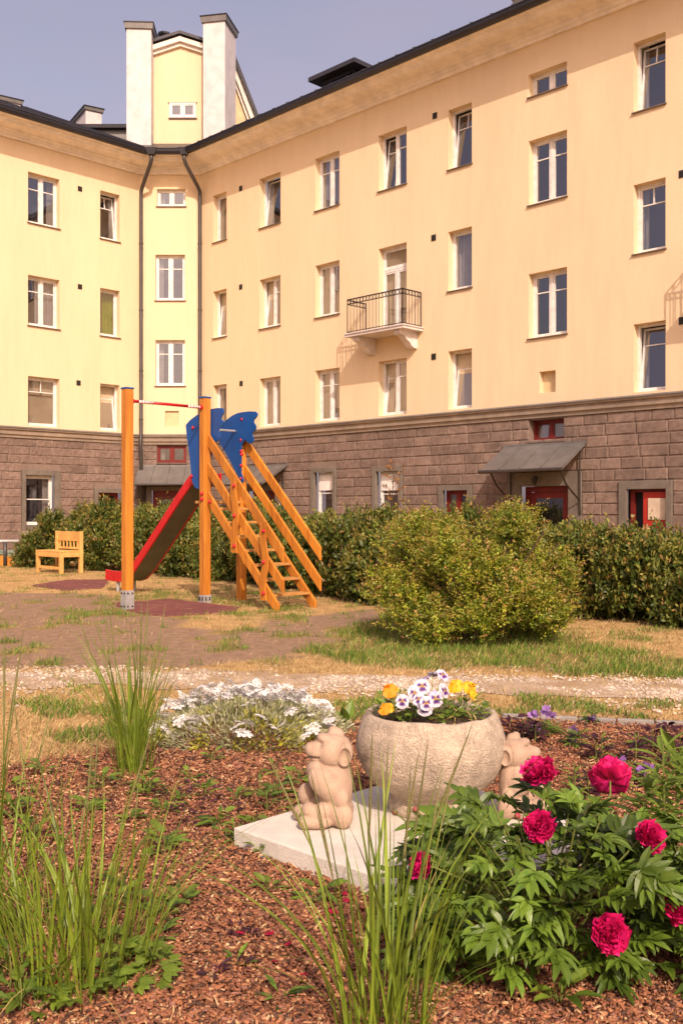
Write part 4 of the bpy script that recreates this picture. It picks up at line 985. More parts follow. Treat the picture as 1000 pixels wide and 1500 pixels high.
# slim reddish sapling above the hedge
p = G(575, 868); sg = empty('sapling', p, 0, 'slim sapling with sparse orange leaves rising above the hedge', 'sapling')
q = MB(); q.tube([(0, 0, 0), (.02, 0, .8), (-.01, .02, 1.5), (.02, 0, 2.15)], [.018, .014, .009, .004], 5)
tw_ = []
for i in range(16):
    z = 1.1+i*.065; a = i*2.4; e = Vector((math.cos(a)*.18, math.sin(a)*.18, z+.12)); q.tube([(0, 0, z), e], [.005, .002], 4); tw_ += [Vector((0, 0, z)).lerp(e, k) for k in (.5, .7, .85, 1)]
q.build('trunk', M['bark'], sg)
bs_ = np.array([tuple(v) for v in tw_ for _ in range(3)])+RNG.normal(0, .02, (len(tw_)*3, 3)); n = len(bs_)
link('leaves', leaf_cloud('leaves', bs_, RNG.normal(size=(n, 3)), np.full(n, .055), np.full(n, .028), np.array([(.30, .13, .03)])*RNG.uniform(.7, 1.3, (n, 1))), sg)
#@@GARDEN
# ------------------------------------------------------------------ flower bed: slab, planter, statues
SLAB_Z = .09
SLc = G(342, 1212, SLAB_Z); E1 = Vector((.72, -.695, 0)).normalized(); E2 = Vector((.695, .72, 0)).normalized()
sc_ = SLc+E1*.56+E2*.56
slab = MB(); c4 = [SLc, SLc+E1*1.12, SLc+E1*1.12+E2*1.12, SLc+E2*1.12]
slab.hexa([Vector((p.x, p.y, .004)) for p in c4]+[Vector((p.x, p.y, SLAB_Z)) for p in c4])
o = slab.build('concrete_slab', M['concrete'], bevel=.006); tag(o, 'square pale concrete slab under the stone planter in the flower bed', 'slab')

PC = Vector((.378, 4.22, SLAB_Z))
pl = empty('stone_planter', PC, 0, 'round weathered stone planter bowl on a short foot, full of pansies', 'planter')
prof = [(.0, .0), (.172, 0), (.178, .012), (.176, .05), (.168, .060), (.170, .082), (.200, .098), (.245, .125), (.282, .165), (.306, .215), (.317, .265), (.316, .305), (.306, .345), (.290, .385), (.277, .408), (.268, .416), (.258, .417), (.250, .411), (.246, .395), (.245, .36), (.2, .355), (.0, .355)]
dense = []
for (r0, z0), (r1_, z1_) in zip(prof[:-1], prof[1:]):
    k = max(1, int(math.hypot(r1_-r0, z1_-z0)/.010))
    dense += [(r0+(r1_-r0)*i/k, z0+(z1_-z0)*i/k) for i in range(k)]
dense.append(prof[-1])
mb = MB(); mb.lathe([(max(r, .0005), z) for r, z in dense], 120)
vv = []
for x, y, z in mb.v:
    r = math.hypot(x, y); p = Vector((x, y, z))
    d = noise.fractal(p*11, 1, 2, 2)*.004+(noise.noise(p*55)*.0014+noise.noise(p*120)*.0018)*(1.7 if z < .27 else .7)
    if z > .40: d *= 1.3; z += noise.noise(Vector((x*9, y*9, 0)))*.006
    k = (r+d)/r if r > .02 else 1; vv.append((x*k, y*k, z))
mb.v = vv; mb.build('bowl', M['planter'], pl, smooth=True)
mb = MB(); mb.lathe([(.0005, .385), (.12, .388), (.2, .383), (.247, .372)], 28)
mb.v = [(x, y, z+noise.noise(Vector((x*30, y*30, 2)))*.012) for x, y, z in mb.v]; mb.build('soil', M['soil'], pl, smooth=True)
for i, (dx, dy, r) in enumerate(((-.125, -.165, .022), (.02, -.19, .018), (.035, -.165, .014), (-.02, -.2, .012), (-.16, -.13, .012))):
    mb = MB(); mb.ball((dx, dy, .39), r, 8, 6); mb.v = [(x+noise.noise(Vector((x, y, z))*40)*.006, y, .39+(z-.39)*.8) for x, y, z in mb.v]; mb.build('stone', M['planter'], pl, smooth=True)

def statue(name, loc, rz, scale, mirror, label):
    """seated bear cub: overlapping volumes fused into one skin, facing -x"""
    E = [  # centre, radii, y-tilt degrees
        ((.036, 0, .135), (.070, .078, .150), 2), ((.040, 0, .06), (.070, .088, .068), 0),                                           # trunk, hips
        ((.030, 0, .287), (.078, .076, .070), 0), ((-.026, 0, .288), (.058, .050, .042), 8), ((-.060, 0, .298), (.027, .036, .027), 0),  # head, muzzle, nose end
        ((-.025, 0, .262), (.040, .040, .024), 8), ((.0, 0, .335), (.040, .044, .024), 22),
        ((-.030, 0, .214), (.050, .064, .048), 25), ((.010, 0, .200), (.066, .078, .060), 0),                                       # mane on the chest, shoulders
        ((-.002, -.052, .168), (.088, .040, .052), 44), ((-.002, .052, .168), (.088, .040, .052), 44),                                # arms folded down over the belly
        ((.055, -.062, .115), (.034, .030, .040), 0), ((.062, -.068, .05), (.040, .030, .05), 0),
        ((-.075, .048, .105), (.036, .036, .046), -10), ((-.070, -.046, .072), (.030, .034, .030), -30), ((-.03, -.05, .06), (.055, .036, .036), -18), ((-.05, .05, .07), (.04, .036, .05), 0),   # knees and shins
        ((-.040, -.056, .026), (.070, .038, .028), 0), ((-.085, -.056, .026), (.030, .040, .027), 0), ((-.100, .052, .032), (.034, .036, .034), 0), ((-.05, .05, .025), (.06, .034, .026), 0),
        ((.030, .035, .358), (.022, .026, .024), 0), ((.045, .03, .345), (.03, .03, .03), 0),
        ((.070, -.060, .288), (.032, .020, .048), 8), ((.070, .060, .288), (.032, .020, .048), 8)]                                  # ears
    verts = []; faces = []
    for c, r, tl in E:
        q = MB(); q.lathe([(max(1e-4, math.sin(math.pi*k/12)), -math.cos(math.pi*k/12)) for k in range(13)], 18)
        R_ = Matrix.Rotation(math.radians(tl), 3, 'Y'); b = len(verts)
        for v in q.v:
            p = R_ @ Vector((v[0]*r[0], v[1]*r[1], v[2]*r[2]))+Vector(c); verts.append((-p.x if mirror else p.x, p.y, max(p.z, 0)))
        faces += [tuple(b+i for i in f) for f in q.f]
    me = bpy.data.meshes.new('statue_raw'); me.from_pydata(verts, [], faces)
    o = bpy.data.objects.new(name, me); COL.objects.link(o)
    m = o.modifiers.new('r', 'REMESH'); m.mode = 'VOXEL'; m.voxel_size = .0042
    m = o.modifiers.new('s', 'SMOOTH'); m.factor = .6; m.iterations = 4
    dg = bpy.context.evaluated_depsgraph_get(); me2 = bpy.data.meshes.new_from_object(o.evaluated_get(dg)); o.modifiers.clear(); o.data = me2
    # carved creases
    sg = -1 if mirror else 1
    for v in me2.vertices:
        p = v.co; x = p.x*sg
        e = ((x-.070)/.022)**2+((p.z-.280)/.036)**2
        if abs(p.y) > .05 and e < 1: p.y -= math.copysign(.022*(1-e)**.6, p.y)          # hollow of the ear
        if abs(p.y) > .045 and abs(math.hypot((x-.070)/.034, (p.z-.284)/.052)-1.0) < .12: p.y -= math.copysign(.004, p.y)
        if x < -.095 and p.z < .05: p.x += sg*.006*max(0, math.sin(abs(p.y)*300))          # toes
        if x < -.03 and abs(p.z-.272) < .006: p.x += sg*.013; p.y *= .86                  # mouth
        for sy in (-1, 1):                                                                # eye sockets
            dd_ = (Vector((x, p.y, p.z))-Vector((-.022, sy*.036, .322))).length
            if dd_ < .016: p.y -= sy*.012*(1-dd_/.016)
    me2.update(); me2.materials.append(M['statue']); me2.polygons.foreach_set('use_smooth', [True]*len(me2.polygons))
    o.location = loc; o.rotation_euler = (0, 0, rz); o.scale = (scale,)*3
    nose = MB(); nose.ball((sg*-.073, 0, .296), .012, 8, 6); nose.build('nose', pmat('nose_dark', (.13, .075, .06), .8, local=True), o, smooth=True)
    tag(o, label, 'statue'); return o
statue('bear_statue', (-.062, 4.02, SLAB_Z), .06, 1.02, False, 'seated sandstone bear cub looking away from the planter, on the slab')
statue('bear_statue', (.745, 4.12, SLAB_Z), -.25, .90, True, 'seated sandstone bear cub partly hidden behind crimson peonies and planter')

# ------------------------------------------------------------------ leaf and blade shapes
def leaflet(mb, base, direc, up, ln, wd, droop=.25, fold=.35, st=5):
    base = Vector(base); d = Vector(direc).normalized(); up = Vector(up); s = d.cross(up).normalized(); n = s.cross(d).normalized()
    rows = []
    for i in range(st+1):
        t_ = i/st; w_ = wd*.5*(math.sin(math.pi*min(1, t_**.8))**.8 if 0 < t_ < 1 else .02)
        c = base+d*(ln*t_)-n*(droop*ln*t_*t_); rows.append((c+s*w_+n*w_*fold, c, c-s*w_+n*w_*fold))
    for a, b_ in zip(rows[:-1], rows[1:]):
        mb.quad(a[0], a[1], b_[1], b_[0]); mb.quad(a[1], a[2], b_[2], b_[1])
def leaf_single(name, mat, ln, wd, droop=.3, fold=.3, pet=.0, st=5):
    mb = MB()
    if pet: mb.tube([(0, 0, 0), (pet, 0, .01)], .0016, 4, False)
    leaflet(mb, (pet, 0, 0), (1, 0, .05), (0, 0, 1), ln, wd, droop, fold, st); return mb.mesh(name, mat, True)
def compound(seed):
    rr = random.Random(seed); mb = MB(); mb.tube([(0, 0, 0), (.05, 0, .012), (.09, 0, .01)], [.0022, .0018, .0012], 4, False)
    for k, (bx, ang) in enumerate(((.045, 50), (.045, -50), (.09, 0))):
        for j, da in enumerate((-62, -30, 0, 30, 62)):
            a = math.radians(ang+da*.8+rr.uniform(-10, 10)); d = Vector((math.cos(a), math.sin(a), rr.uniform(-.15, .5)))
            leaflet(mb, (bx-abs(da)*.0003, 0, .01), d, (0, 0, 1), rr.uniform(.06, .10)*(1 if j == 2 else .8), rr.uniform(.020, .032), rr.uniform(.05, .6), rr.uniform(.2, .6))
    return mb.mesh('leaf', M['leaf'], True)
CL = [compound(i) for i in range(9)]
def lance(seed, mat, ln=.10, wd=.022): return leaf_single('leaf', mat, ln, wd, random.Random(seed).uniform(.1, .6), .35)

def aim(o, d, up=Vector((0, 0, 1)), roll=0.0):
    """x axis along d, z axis towards up"""
    d = Vector(d).normalized(); z = (up-d*up.dot(d)); z = z.normalized() if z.length > 1e-4 else d.orthogonal().normalized(); y = z.cross(d)
    R_ = Matrix((d, y, z)).transposed() @ Matrix.Rotation(roll, 3, 'X'); o.rotation_euler = R_.to_euler()

# ------------------------------------------------------------------ peonies
def petal_flower(seed, R0=.055, npet=120):
    rr = random.Random(seed); V = []; FQ = []; C = []
    for i in range(npet):
        f = i/npet; th = i*2.39996+rr.uniform(-.25, .25); el = math.radians(-22+f*108+rr.uniform(-17, 17))
        ln = R0*(1.12-.42*f)*rr.uniform(.85, 1.12); wd = R0*(.85-.5*f)*rr.uniform(.7, 1.2)
        rad = Vector((math.cos(th), math.sin(th), 0)); sd = Vector((-math.sin(th), math.cos(th), 0))
        colr = Vector((.48, .004, .07)).lerp(Vector((.68, .016, .19)), rr.random()); nu, nv = 4, 4; b = len(V)
        ph = rr.uniform(0, 6)
        for a in range(nu+1):
            t_ = a/nu; e = el+t_*t_*(.95-.5*f); 
            c = rad*(math.cos(el)*ln*t_*.9)+Vector((0, 0, math.sin(el)*ln*t_))+Vector((0, 0, 1))*(ln*.28*t_*t_)*(1-f)
            wv = wd*(.25+.75*math.sin(min(1, t_*1.1)*math.pi*.62))
            for k in range(nv+1):
                s_ = k/nv*2-1; cup = (1-s_*s_)*.18*wd; ruf = math.sin(s_*8+ph)*.17*wd*t_+rr.uniform(-.07, .07)*wd
                edge = (1-.26*abs(math.sin(s_*6+ph))) if a == nu else 1
                p = c*edge+sd*(s_*wv*.5)+(rad*math.cos(el+1.57)+Vector((0, 0, math.sin(el+1.57))))*(-cup+ruf)
                V.append(tuple(p)); C.append(tuple(colr*(1+.35*(t_-.5))))
        for a in range(nu):
            for k in range(nv):
                q = b+a*(nv+1)+k; FQ.append((q, q+1, q+nv+2, q+nv+1))
    return mesh_np('flower', V, FQ, M['peony'], np.array(C), True)
PF = [petal_flower(s_) for s_ in (1, 2, 3)]
sepal = MB()
for k in range(6): leaflet(sepal, (0, 0, -.006), (math.cos(k*1.05), math.sin(k*1.05), -.12), (0, 0, 1), .045 if k % 2 else .03, .016, -.25, .3, 4)
SEP = sepal.mesh('sepal', M['leaf'], True)

def peony(root, rx, ry, h, nleaf, flowers, seed, ctr=Vector((0, 0, 0))):
    rr = random.Random(seed); base = root.location
    heads = [(Vector(((f_[0]-500)/F*f_[2], f_[2], H+(750-f_[1])*f_[2]/F))-base, (Vector(f_[4]).normalized()+Vector((0, -.8, .2))).normalized()) for f_ in flowers]
    for i in range(nleaf):
        ph = rr.uniform(0, 6.283); cz = rr.uniform(-.62, .97); sz = math.sqrt(max(0, 1-cz*cz)); rad = rr.uniform(.55, 1.0)+.10*math.sin(ph*3+seed)
        p = Vector((math.cos(ph)*sz*rx*rad, math.sin(ph)*sz*ry*rad, max(.04, h*.38+cz*h*.55*rad)))
        d = Vector((math.cos(ph+rr.uniform(-.7, .7)), math.sin(ph+rr.uniform(-.7, .7)), rr.uniform(-.35, .55))); bad = False
        for fp, fc in heads:                       # blooms stand clear of the foliage
            for tip in (p, p+d*.08, p+d*.15):
                q_ = tip-fp; al = q_.dot(fc)
                if -.03 < al < .4 and (q_-fc*al).length < .085: bad = True
        if bad: continue
        o = link('leaf', CL[rr.randrange(9)], root, p)
        aim(o, d, Vector((0, 0, 1))+Vector((rr.uniform(-.4, .4), -.35+rr.uniform(-.4, .4), 0)), rr.uniform(-.4, .4)); s_ = rr.uniform(.6, 1.05); o.scale = (s_,)*3
    for i in range(22):
        ph = rr.uniform(0, 6.283); e = rr.uniform(.3, .85); q = MB(); q.tube([(math.cos(ph)*.03, math.sin(ph)*.03, 0), (math.cos(ph)*rx*e*.5, math.sin(ph)*ry*e*.5, h*.45), (math.cos(ph)*rx*e, math.sin(ph)*ry*e, h*rr.uniform(.6, .9))], [.005, .004, .0028], 5, False)
        q.build('stem', M['stem'], root, smooth=True)
    for (px, py, Y, dia, face, lab) in flowers:
        P = Vector(((px-500)/F*Y, Y, H+(750-py)*Y/F))-base; fc = Vector(face).normalized()
        fl = link('flower', PF[rr.randrange(3)], root, P); aimz = fc.to_track_quat('Z', 'Y').to_euler(); fl.rotation_euler = aimz; s_ = dia/F*Y/.112; fl.scale = (s_,)*3
        if lab: fl['label'] = lab
        sp2 = link('sepal', SEP, fl)
        q = MB(); b0_ = Vector((rr.uniform(-.08, .08), rr.uniform(-.05, .05), 0)); q.tube([b0_, b0_.lerp(P, .5)+Vector((0, 0, .05)), P-fc*.05*s_, P], [.005, .004, .0035, .003], 6, False); q.build('stem', M['stem'], root, smooth=True)
PB = Vector((.64, 3.06, 0)); p1 = empty('peony_plant', PB, 0, 'full bushy peony with dark green leaves and crimson double flowers before the planter', 'peony')
peony(p1, .45, .39, .50, 400, [(790, 1133, 3.3, 60, (-.35, -.1, 1), None), (790, 1211, 3.05, 54, (-.25, -.75, .55), None), (892, 1368, 2.72, 66, (.1, -1, .45), None),
                               (950, 1227, 2.95, 56, (.5, -.75, .5), None), (893, 1140, 3.3, 70, (.2, .75, .55), 'crimson peony flower seen from behind its sepals'), (618, 1268, 2.95, 44, (-.8, -.3, .2), 'faded drooping pink peony flower')], 3)
PB2 = Vector((1.12, 3.0, 0)); p2 = empty('peony_plant', PB2, 0, 'smaller peony leaning at the right of the bushy one with a crimson flower', 'peony')
peony(p2, .24, .27, .42, 90, [(988, 1328, 2.75, 62, (.6, -.8, .3), None)], 8)
# buds
M['bud'] = pmat('bud', (.34, .02, .05), .6, .3, 60, col2=(.12, .12, .03))
for px, py, Y in ((578, 1190, 3.2), (608, 1186, 3.2), (757, 1195, 3.1), (900, 1182, 3.2), (640, 1345, 2.9)):
    P = Vector(((px-500)/F*Y, Y, H+(750-py)*Y/F))-PB; q = MB(); q.ball(P, .010, 8, 6); q.build('bud', M['bud'], p1, smooth=True)
    q = MB(); q.tube([P, P*.5+Vector((0, 0, .02)), (0, 0, .02)], .003, 4, False); q.build('stem', M['stem'], p1)

# ------------------------------------------------------------------ tall grass clumps
def blade_mesh(seed, mat, bend, wd):
    rr = random.Random(seed); mb = MB(); st = 7; rows = []
    for i in range(st+1):
        t_ = i/st; w_ = wd*(.55+.6*t_) if t_ < .4 else wd*.8*(1-((t_-.4)/.6)**1.6)+.0004
        x = bend*t_**2.2; z = t_*(1-.18*bend*t_); tw__ = .8*t_*rr.uniform(.5, 1.5)
        c = Vector((x, .02*math.sin(t_*3+seed), z)); s_ = Vector((math.sin(tw__)*.4, math.cos(tw__), 0)); n_ = Vector((.3, 0, 0))
        rows.append((c+s_*w_*.5, c+Vector((-w_*.18, 0, 0)), c-s_*w_*.5))
    for a, b_ in zip(rows[:-1], rows[1:]):
        mb.quad(a[0], a[1], b_[1], b_[0]); mb.quad(a[1], a[2], b_[2], b_[1])
    return mb.mesh('blade', mat, True)
BL = [blade_mesh(i, M['blade'], bnd, wd) for i, (bnd, wd) in enumerate(((.08, .017), (.2, .019), (.4, .020), (.12, .014), (.7, .018), (.28, .016)))]
BD = [blade_mesh(20+i, M['blade_dry'], bnd, .010) for i, bnd in enumerate((.5, 1.0))]
def stalk_mesh(seed, bend):
    mb = MB(); pts = [Vector((bend*t_**2, .01*math.sin(t_*4+seed), t_)) for t_ in [i/9 for i in range(10)]]
    mb.tube(pts[:8], [.0032, .003, .0028, .0026, .0024, .0022, .002, .002], 5, False); return mb, pts
def stalk_obj(root, seed, bend, loc, rz, tilt, ln):
    mb, pts = STK[seed % 4]
    o = link('stalk', mb, root, loc, (tilt, 0, rz), (ln,)*3); link('seed_head', pts, o); return o
STK = []
for k, bnd in enumerate((.04, .12, .2, .07)):
    mb, pts = stalk_mesh(k, bnd); hd = MB(); top = [pts[6].lerp(pts[9], i/8) for i in range(9)]
    hd.tube(top, [.0018, .0028, .0036, .0038, .0036, .0032, .0026, .0018, .0006], 6, False); STK.append((mb.mesh('stalk', M['blade'], True), hd.mesh('seed_head', M['seed'], True)))
def clump(loc, label, nb, nd, ns, hmin, hmax, rad, lean, seed, smin=.0, smax=.0, rzb=None, biasx=0):
    rr = random.Random(seed); root = empty('grass_clump', loc, 0, label, 'grass', 'tall ornamental grass clumps in the flower bed')
    for i in range(nb+nd):
        dry = i >= nb; a = rr.uniform(0, 6.283); r = rad*math.sqrt(rr.random()); ln = rr.uniform(hmin, hmax)*(.7 if dry else 1)
        o = link('blade', rr.choice(BD if dry else BL), root, (math.cos(a)*r, math.sin(a)*r, 0)); az = a+rr.uniform(-.8, .8)
        tl = lean*(r/rad)*rr.uniform(.4, 1.3)*(2.2 if dry else 1)
        o.rotation_euler = (Matrix.Rotation(az, 3, 'Z') @ Matrix.Rotation(tl, 3, 'Y')).to_euler(); ws = rr.uniform(.75, 1.25); o.scale = (ln, ln*ws, ln)
    for i in range(ns):
        a = rr.uniform(0, 6.283); r = rad*.8*math.sqrt(rr.random()); ln = rr.uniform(smin, smax)
        o = stalk_obj(root, rr.randrange(4), 0, (math.cos(a)*r+biasx*rr.uniform(-.5, 1), math.sin(a)*r, 0), 0, 0, ln)
        o.rotation_euler = (Matrix.Rotation(a+rr.uniform(-.6, .6), 3, 'Z') @ Matrix.Rotation(rr.uniform(0, .16), 3, 'Y')).to_euler()
    return root
clump(G(105, 1432), 'wide arching grass clump with dry blades beside five lobed leaves', 170, 34, 6, .30, .66, .23, .30, 1, .6, .82)
clump(G(-15, 1400), 'slim upright grass tuft beyond the wide arching clump', 40, 4, 8, .5, .85, .08, .25, 6, .8, 1.0)
clump(G(196, 1135), 'upright narrow grass clump left of the white flowering cushion', 80, 12, 16, .5, .84, .10, .18, 2, .7, .95)
clump(G(565, 1530), 'tall sparse grass clump with seed heads in front of the concrete slab', 62, 4, 11, .42, .80, .11, .20, 3, .62, .88)

# ------------------------------------------------------------------ white flowering cushion plant
CU = Vector((-.58, 6.0, 0)); cu = empty('cushion_plant', CU, 0, 'low silvery cushion plant covered in white flower heads', 'plant')
def dome(n, rx, ry, h, lo=.0, rng=RNG):
    ph = rng.uniform(0, 6.283, n); cz = rng.uniform(lo, 1, n); sz = np.sqrt(1-cz**2); r = 1-.18*rng.random(n)**2
    lum = 1+.14*np.sin(ph*5+1)+.08*np.sin(ph*11)
    return np.stack([np.cos(ph)*sz*rx*r*lum, np.sin(ph)*sz*ry*r*lum, cz*h*r*(1+.12*np.sin(ph*4))], 1)
n = 9000; p = dome(n, .54, .48, .18); dr = p*np.array([1, 1, 2.0])+RNG.normal(0, .16, (n, 3))+np.array([0, 0, .15])
cc = np.array([(.38, .38, .20), (.46, .45, .28), (.30, .33, .12), (.52, .50, .36)])[RNG.integers(0, 4, n)]*RNG.uniform(.8, 1.2, (n, 1))
tag(link('foliage', leaf_cloud('foliage', p, dr, RNG.uniform(.025, .05, n), RNG.uniform(.004, .008, n), cc), cu), kind='stuff')
n = 3400; p = dome(n, .53, .49, .17); k = (p[:, 1] < -.05) & ((np.sin(p[:, 0]*9)+np.sin(p[:, 0]*23)) > -.4); p = p[k]*np.array([1, 1.02, .95]); n = len(p); dr = p+RNG.normal(0, .15, (n, 3))+np.array([0, 0, .15])
cc = np.array([(.52, .50, .05), (.38, .40, .04), (.58, .54, .12)])[RNG.integers(0, 3, n)]
tag(link('yellow_shoots', leaf_cloud('yellow_shoots', p, dr, RNG.uniform(.025, .05, n), RNG.uniform(.013, .02, n), cc), cu), kind='stuff')
ff = MB(); cols = []
head = MB(); rr = random.Random(5)
HD = []
for v in range(4):
    q = MB()
    for i in range(17):
        a = i*2.4; r = .0075*math.sqrt(i); c = Vector((math.cos(a)*r, math.sin(a)*r, .012-r*r*3+rr.uniform(-.003, .003))); q_r = .0085
        d = Vector((c.x*8+rr.uniform(-.3, .3), c.y*8+rr.uniform(-.3, .3), 1)).normalized(); s1 = d.orthogonal().normalized(); s2 = d.cross(s1)
        for k in range(5):
            t0 = k*1.2566; t1 = t0+1.0; i0 = len(q.v); mid = t0+.5
            q.quad(c, c+(s1*math.cos(t0)+s2*math.sin(t0))*q_r*.8, c+(s1*math.cos(mid)+s2*math.sin(mid))*q_r*1.1+d*.002, c+(s1*math.cos(t1)+s2*math.sin(t1))*q_r*.8)
    HD.append(q.mesh('flower_head', pmat('white_petal', (.82, .80, .78), .6, .04, 30, transl=.1) if v == 0 else HD[0].materials[0]))
for i in range(295):
    back = rr.random() < .8
    ph = rr.uniform(.15, 2.99) if back else rr.uniform(0, 6.283); cz = rr.uniform(.15, .98); sz = math.sqrt(1-cz*cz)
    x = math.cos(ph)*sz*.54; y = math.sin(ph)*sz*.50; z = cz*.18+rr.uniform(.02, .12 if back else .04)
    o = link('flower_head', rr.choice(HD), cu, (x, y, z), (rr.uniform(0, .9), rr.uniform(-.4, .4), rr.uniform(0, 6)), (rr.uniform(.95, 1.55),)*3)
q = MB()
for i in range(60):
    ph = rr.uniform(0, 6.28); e = rr.uniform(.3, .9); q.tube([(math.cos(ph)*e*.4, math.sin(ph)*e*.36, .05), (math.cos(ph)*e*.45, math.sin(ph)*e*.4, .26)], .0015, 3, False)
tag(q.build('flower_stems', M['stem'], cu), kind='stuff')

# ------------------------------------------------------------------ pansies in the planter
def pansy(colA, colB, dark, seed):
    V = []; FQ = []; C = []; rr = random.Random(seed)
    petals = [(75, .9, .017, .016, -.003, colB), (105, .9, .017, .016, -.0025, colB), (10, .8, .016, .015, 0, colA), (170, .8, .016, .015, .0005, colA), (270, 1.0, .018, .018, .002, colA)]
    for ang, sc2, ln, wd, zz, cl in petals:
        a = math.radians(ang); d = Vector((math.cos(a), math.sin(a), 0)); s = Vector((-math.sin(a), math.cos(a), 0)); b = len(V); nr, ns_ = 4, 6
        for i in range(nr+1):
            t_ = i/nr
            for k in range(ns_+1):
                u = k/ns_*2-1; w_ = wd*math.sin(math.pi*min(1, .12+t_*.62))*1.05; rim = 1-.22*u*u*t_
                p = d*(ln*t_*rim*1.25)+s*(u*w_)+Vector((0, 0, zz+.0035*math.sin(u*5+ang)*t_-.003*t_*t_))
                V.append(tuple(p)); 
                blotch = dark is not None and ang in (10, 170, 270) and .18 < t_ < .52 and abs(u) < .55
                c = (.5, .32, .02) if t_ < .1 else (dark if blotch else cl); C.append(c)
        for i in range(nr):
            for k in range(ns_):
                q = b+i*(ns_+1)+k; FQ.append((q, q+1, q+ns_+2, q+ns_+1))
    return mesh_np('flower', V, FQ, M['flower_attr'], np.array(C), True)
WHT, VIO, DRK = (.70, .66, .74), (.48, .40, .68), (.10, .02, .20); ORG, YEL = (.82, .30, .01), (.85, .48, .015)
PW = [pansy(WHT, WHT, DRK, 1), pansy(WHT, VIO, DRK, 2), pansy((.70, .62, .80), WHT, DRK, 3)]; PO = [pansy(ORG, ORG, None, 4), pansy(YEL, ORG, None, 5), pansy(YEL, YEL, None, 6)]
PLF = [leaf_single('leaf', M['leaf'], .04, .020, .4, .25, .015), leaf_single('leaf', M['leaf'], .03, .017, .2, .3, .01), leaf_single('leaf', M['leaf_light'], .035, .018, .3, .3, .01)]
def pansy_plant(cx, cy, label, shapes, flowers, nlf, seed, spread=.08):
    base = PC+Vector((cx, cy, .385)); root = empty('pansy_plant', base, 0, label, 'pansy', 'pansies in the stone planter'); rr = random.Random(seed)
    for (px, py, dy, dia, face) in flowers:
        Y = base.y+dy; P = Vector(((px-500)/F*Y, Y, H+(750-py)*Y/F))-base
        d = Vector(face).normalized(); x_ = Vector((0, 0, 1)).cross(d).normalized() if abs(d.z) < .98 else Vector((1, 0, 0)); y_ = d.cross(x_)
        R_ = Matrix((x_, y_, d)).transposed(); o = link('flower', rr.choice(shapes), root, P, R_.to_euler(), (dia/F*Y/.044,)*3)
        q = MB(); q.tube([(rr.uniform(-.02, .02), rr.uniform(-.02, .02), 0), P*.6+Vector((0, .01, .02)), P-d*.004], .0016, 4, False); q.build('stem', M['stem'], root)
    for i in range(nlf):
        a = rr.uniform(0, 6.283); r = spread*math.sqrt(rr.random()); p = Vector((math.cos(a)*r, math.sin(a)*r*.8, rr.uniform(.005, .10)*(1-r/spread*.5)))
        o = link('leaf', rr.choice(PLF), root, p); aim(o, (math.cos(a), math.sin(a), rr.uniform(0, .9)), Vector((0, -.3, 1)), rr.uniform(-.5, .5)); s_ = rr.uniform(.7, 1.25); o.scale = (s_,)*3
fr_ = (0, -1, .35)
pansy_plant(.0, -.03, 'white and violet pansies with dark eyes in the middle of the planter', PW,
            [(589, 1027, -.12, 22, (-.2, -1, .3)), (607, 1015, -.06, 24, (.3, -1, .3)), (622, 1036, -.13, 26, (-.3, -1, .3)), (618, 1005, -.04, 26, (.1, -1, .6)), (638, 1023, -.1, 25, (.3, -1, .35)), (624, 1030, -.15, 22, (.1, -1, .2)),
             (651, 1011, -.02, 22, (.7, -.7, .3)), (618, 994, .03, 22, (-.3, .3, 1)), (634, 987, .04, 18, (.1, .6, .8)), (648, 988, .04, 22, (.4, -.5, .6)), (613, 1024, -.1, 20, (-.3, -1, .5))], 90, 1, .12)
pansy_plant(-.15, -.02, 'deep orange pansies at the side of the planter by the solitary bear', PO[:2], [(571, 1011, .0, 24, (-.3, -1, .6)), (563, 1038, -.1, 20, (-.5, -.8, .6)), (576, 1007, .03, 18, (.3, -.5, 1)), (568, 1004, .03, 18, (-.2, .2, 1)), (571, 1036, -.08, 16, (.4, -.8, .6))], 60, 2, .09)
pansy_plant(.14, .04, 'yellow orange pansies at the side of the planter by the peonies', PO[1:], [(667, 1004, .0, 22, (-.2, -1, .6)), (673, 1000, .03, 20, (.3, -.4, 1)), (687, 1007, .0, 22, (.3, -1, .5)), (693, 1016, -.02, 18, (.7, -.8, .3)), (690, 1002, .02, 18, (.1, .2, 1)), (662, 1007, -.01, 16, (-.6, -.8, .5))], 30, 3, .07)
rt = empty('grassy_tuft', PC+Vector((.12, -.05, .375)), 0, 'leggy narrow leaved tuft spilling over the planter soil', 'tuft'); rr = random.Random(4)
NL = [leaf_single('leaf', M['leaf_light'], .055, .007, .5, .3), leaf_single('leaf', M['blade'], .05, .008, .8, .3), leaf_single('leaf', M['blade_dry'], .045, .006, .6, .3)]
for i in range(110):
    a = rr.uniform(0, 6.283); r = .10*math.sqrt(rr.random()); o = link('leaf', rr.choice(NL), rt, (math.cos(a)*r, math.sin(a)*r, rr.uniform(0, .11))); aim(o, (math.cos(a)*.7, math.sin(a)*.7-.1, rr.uniform(-.2, 1)), Vector((0, -.2, 1)), rr.uniform(-.5, .5))

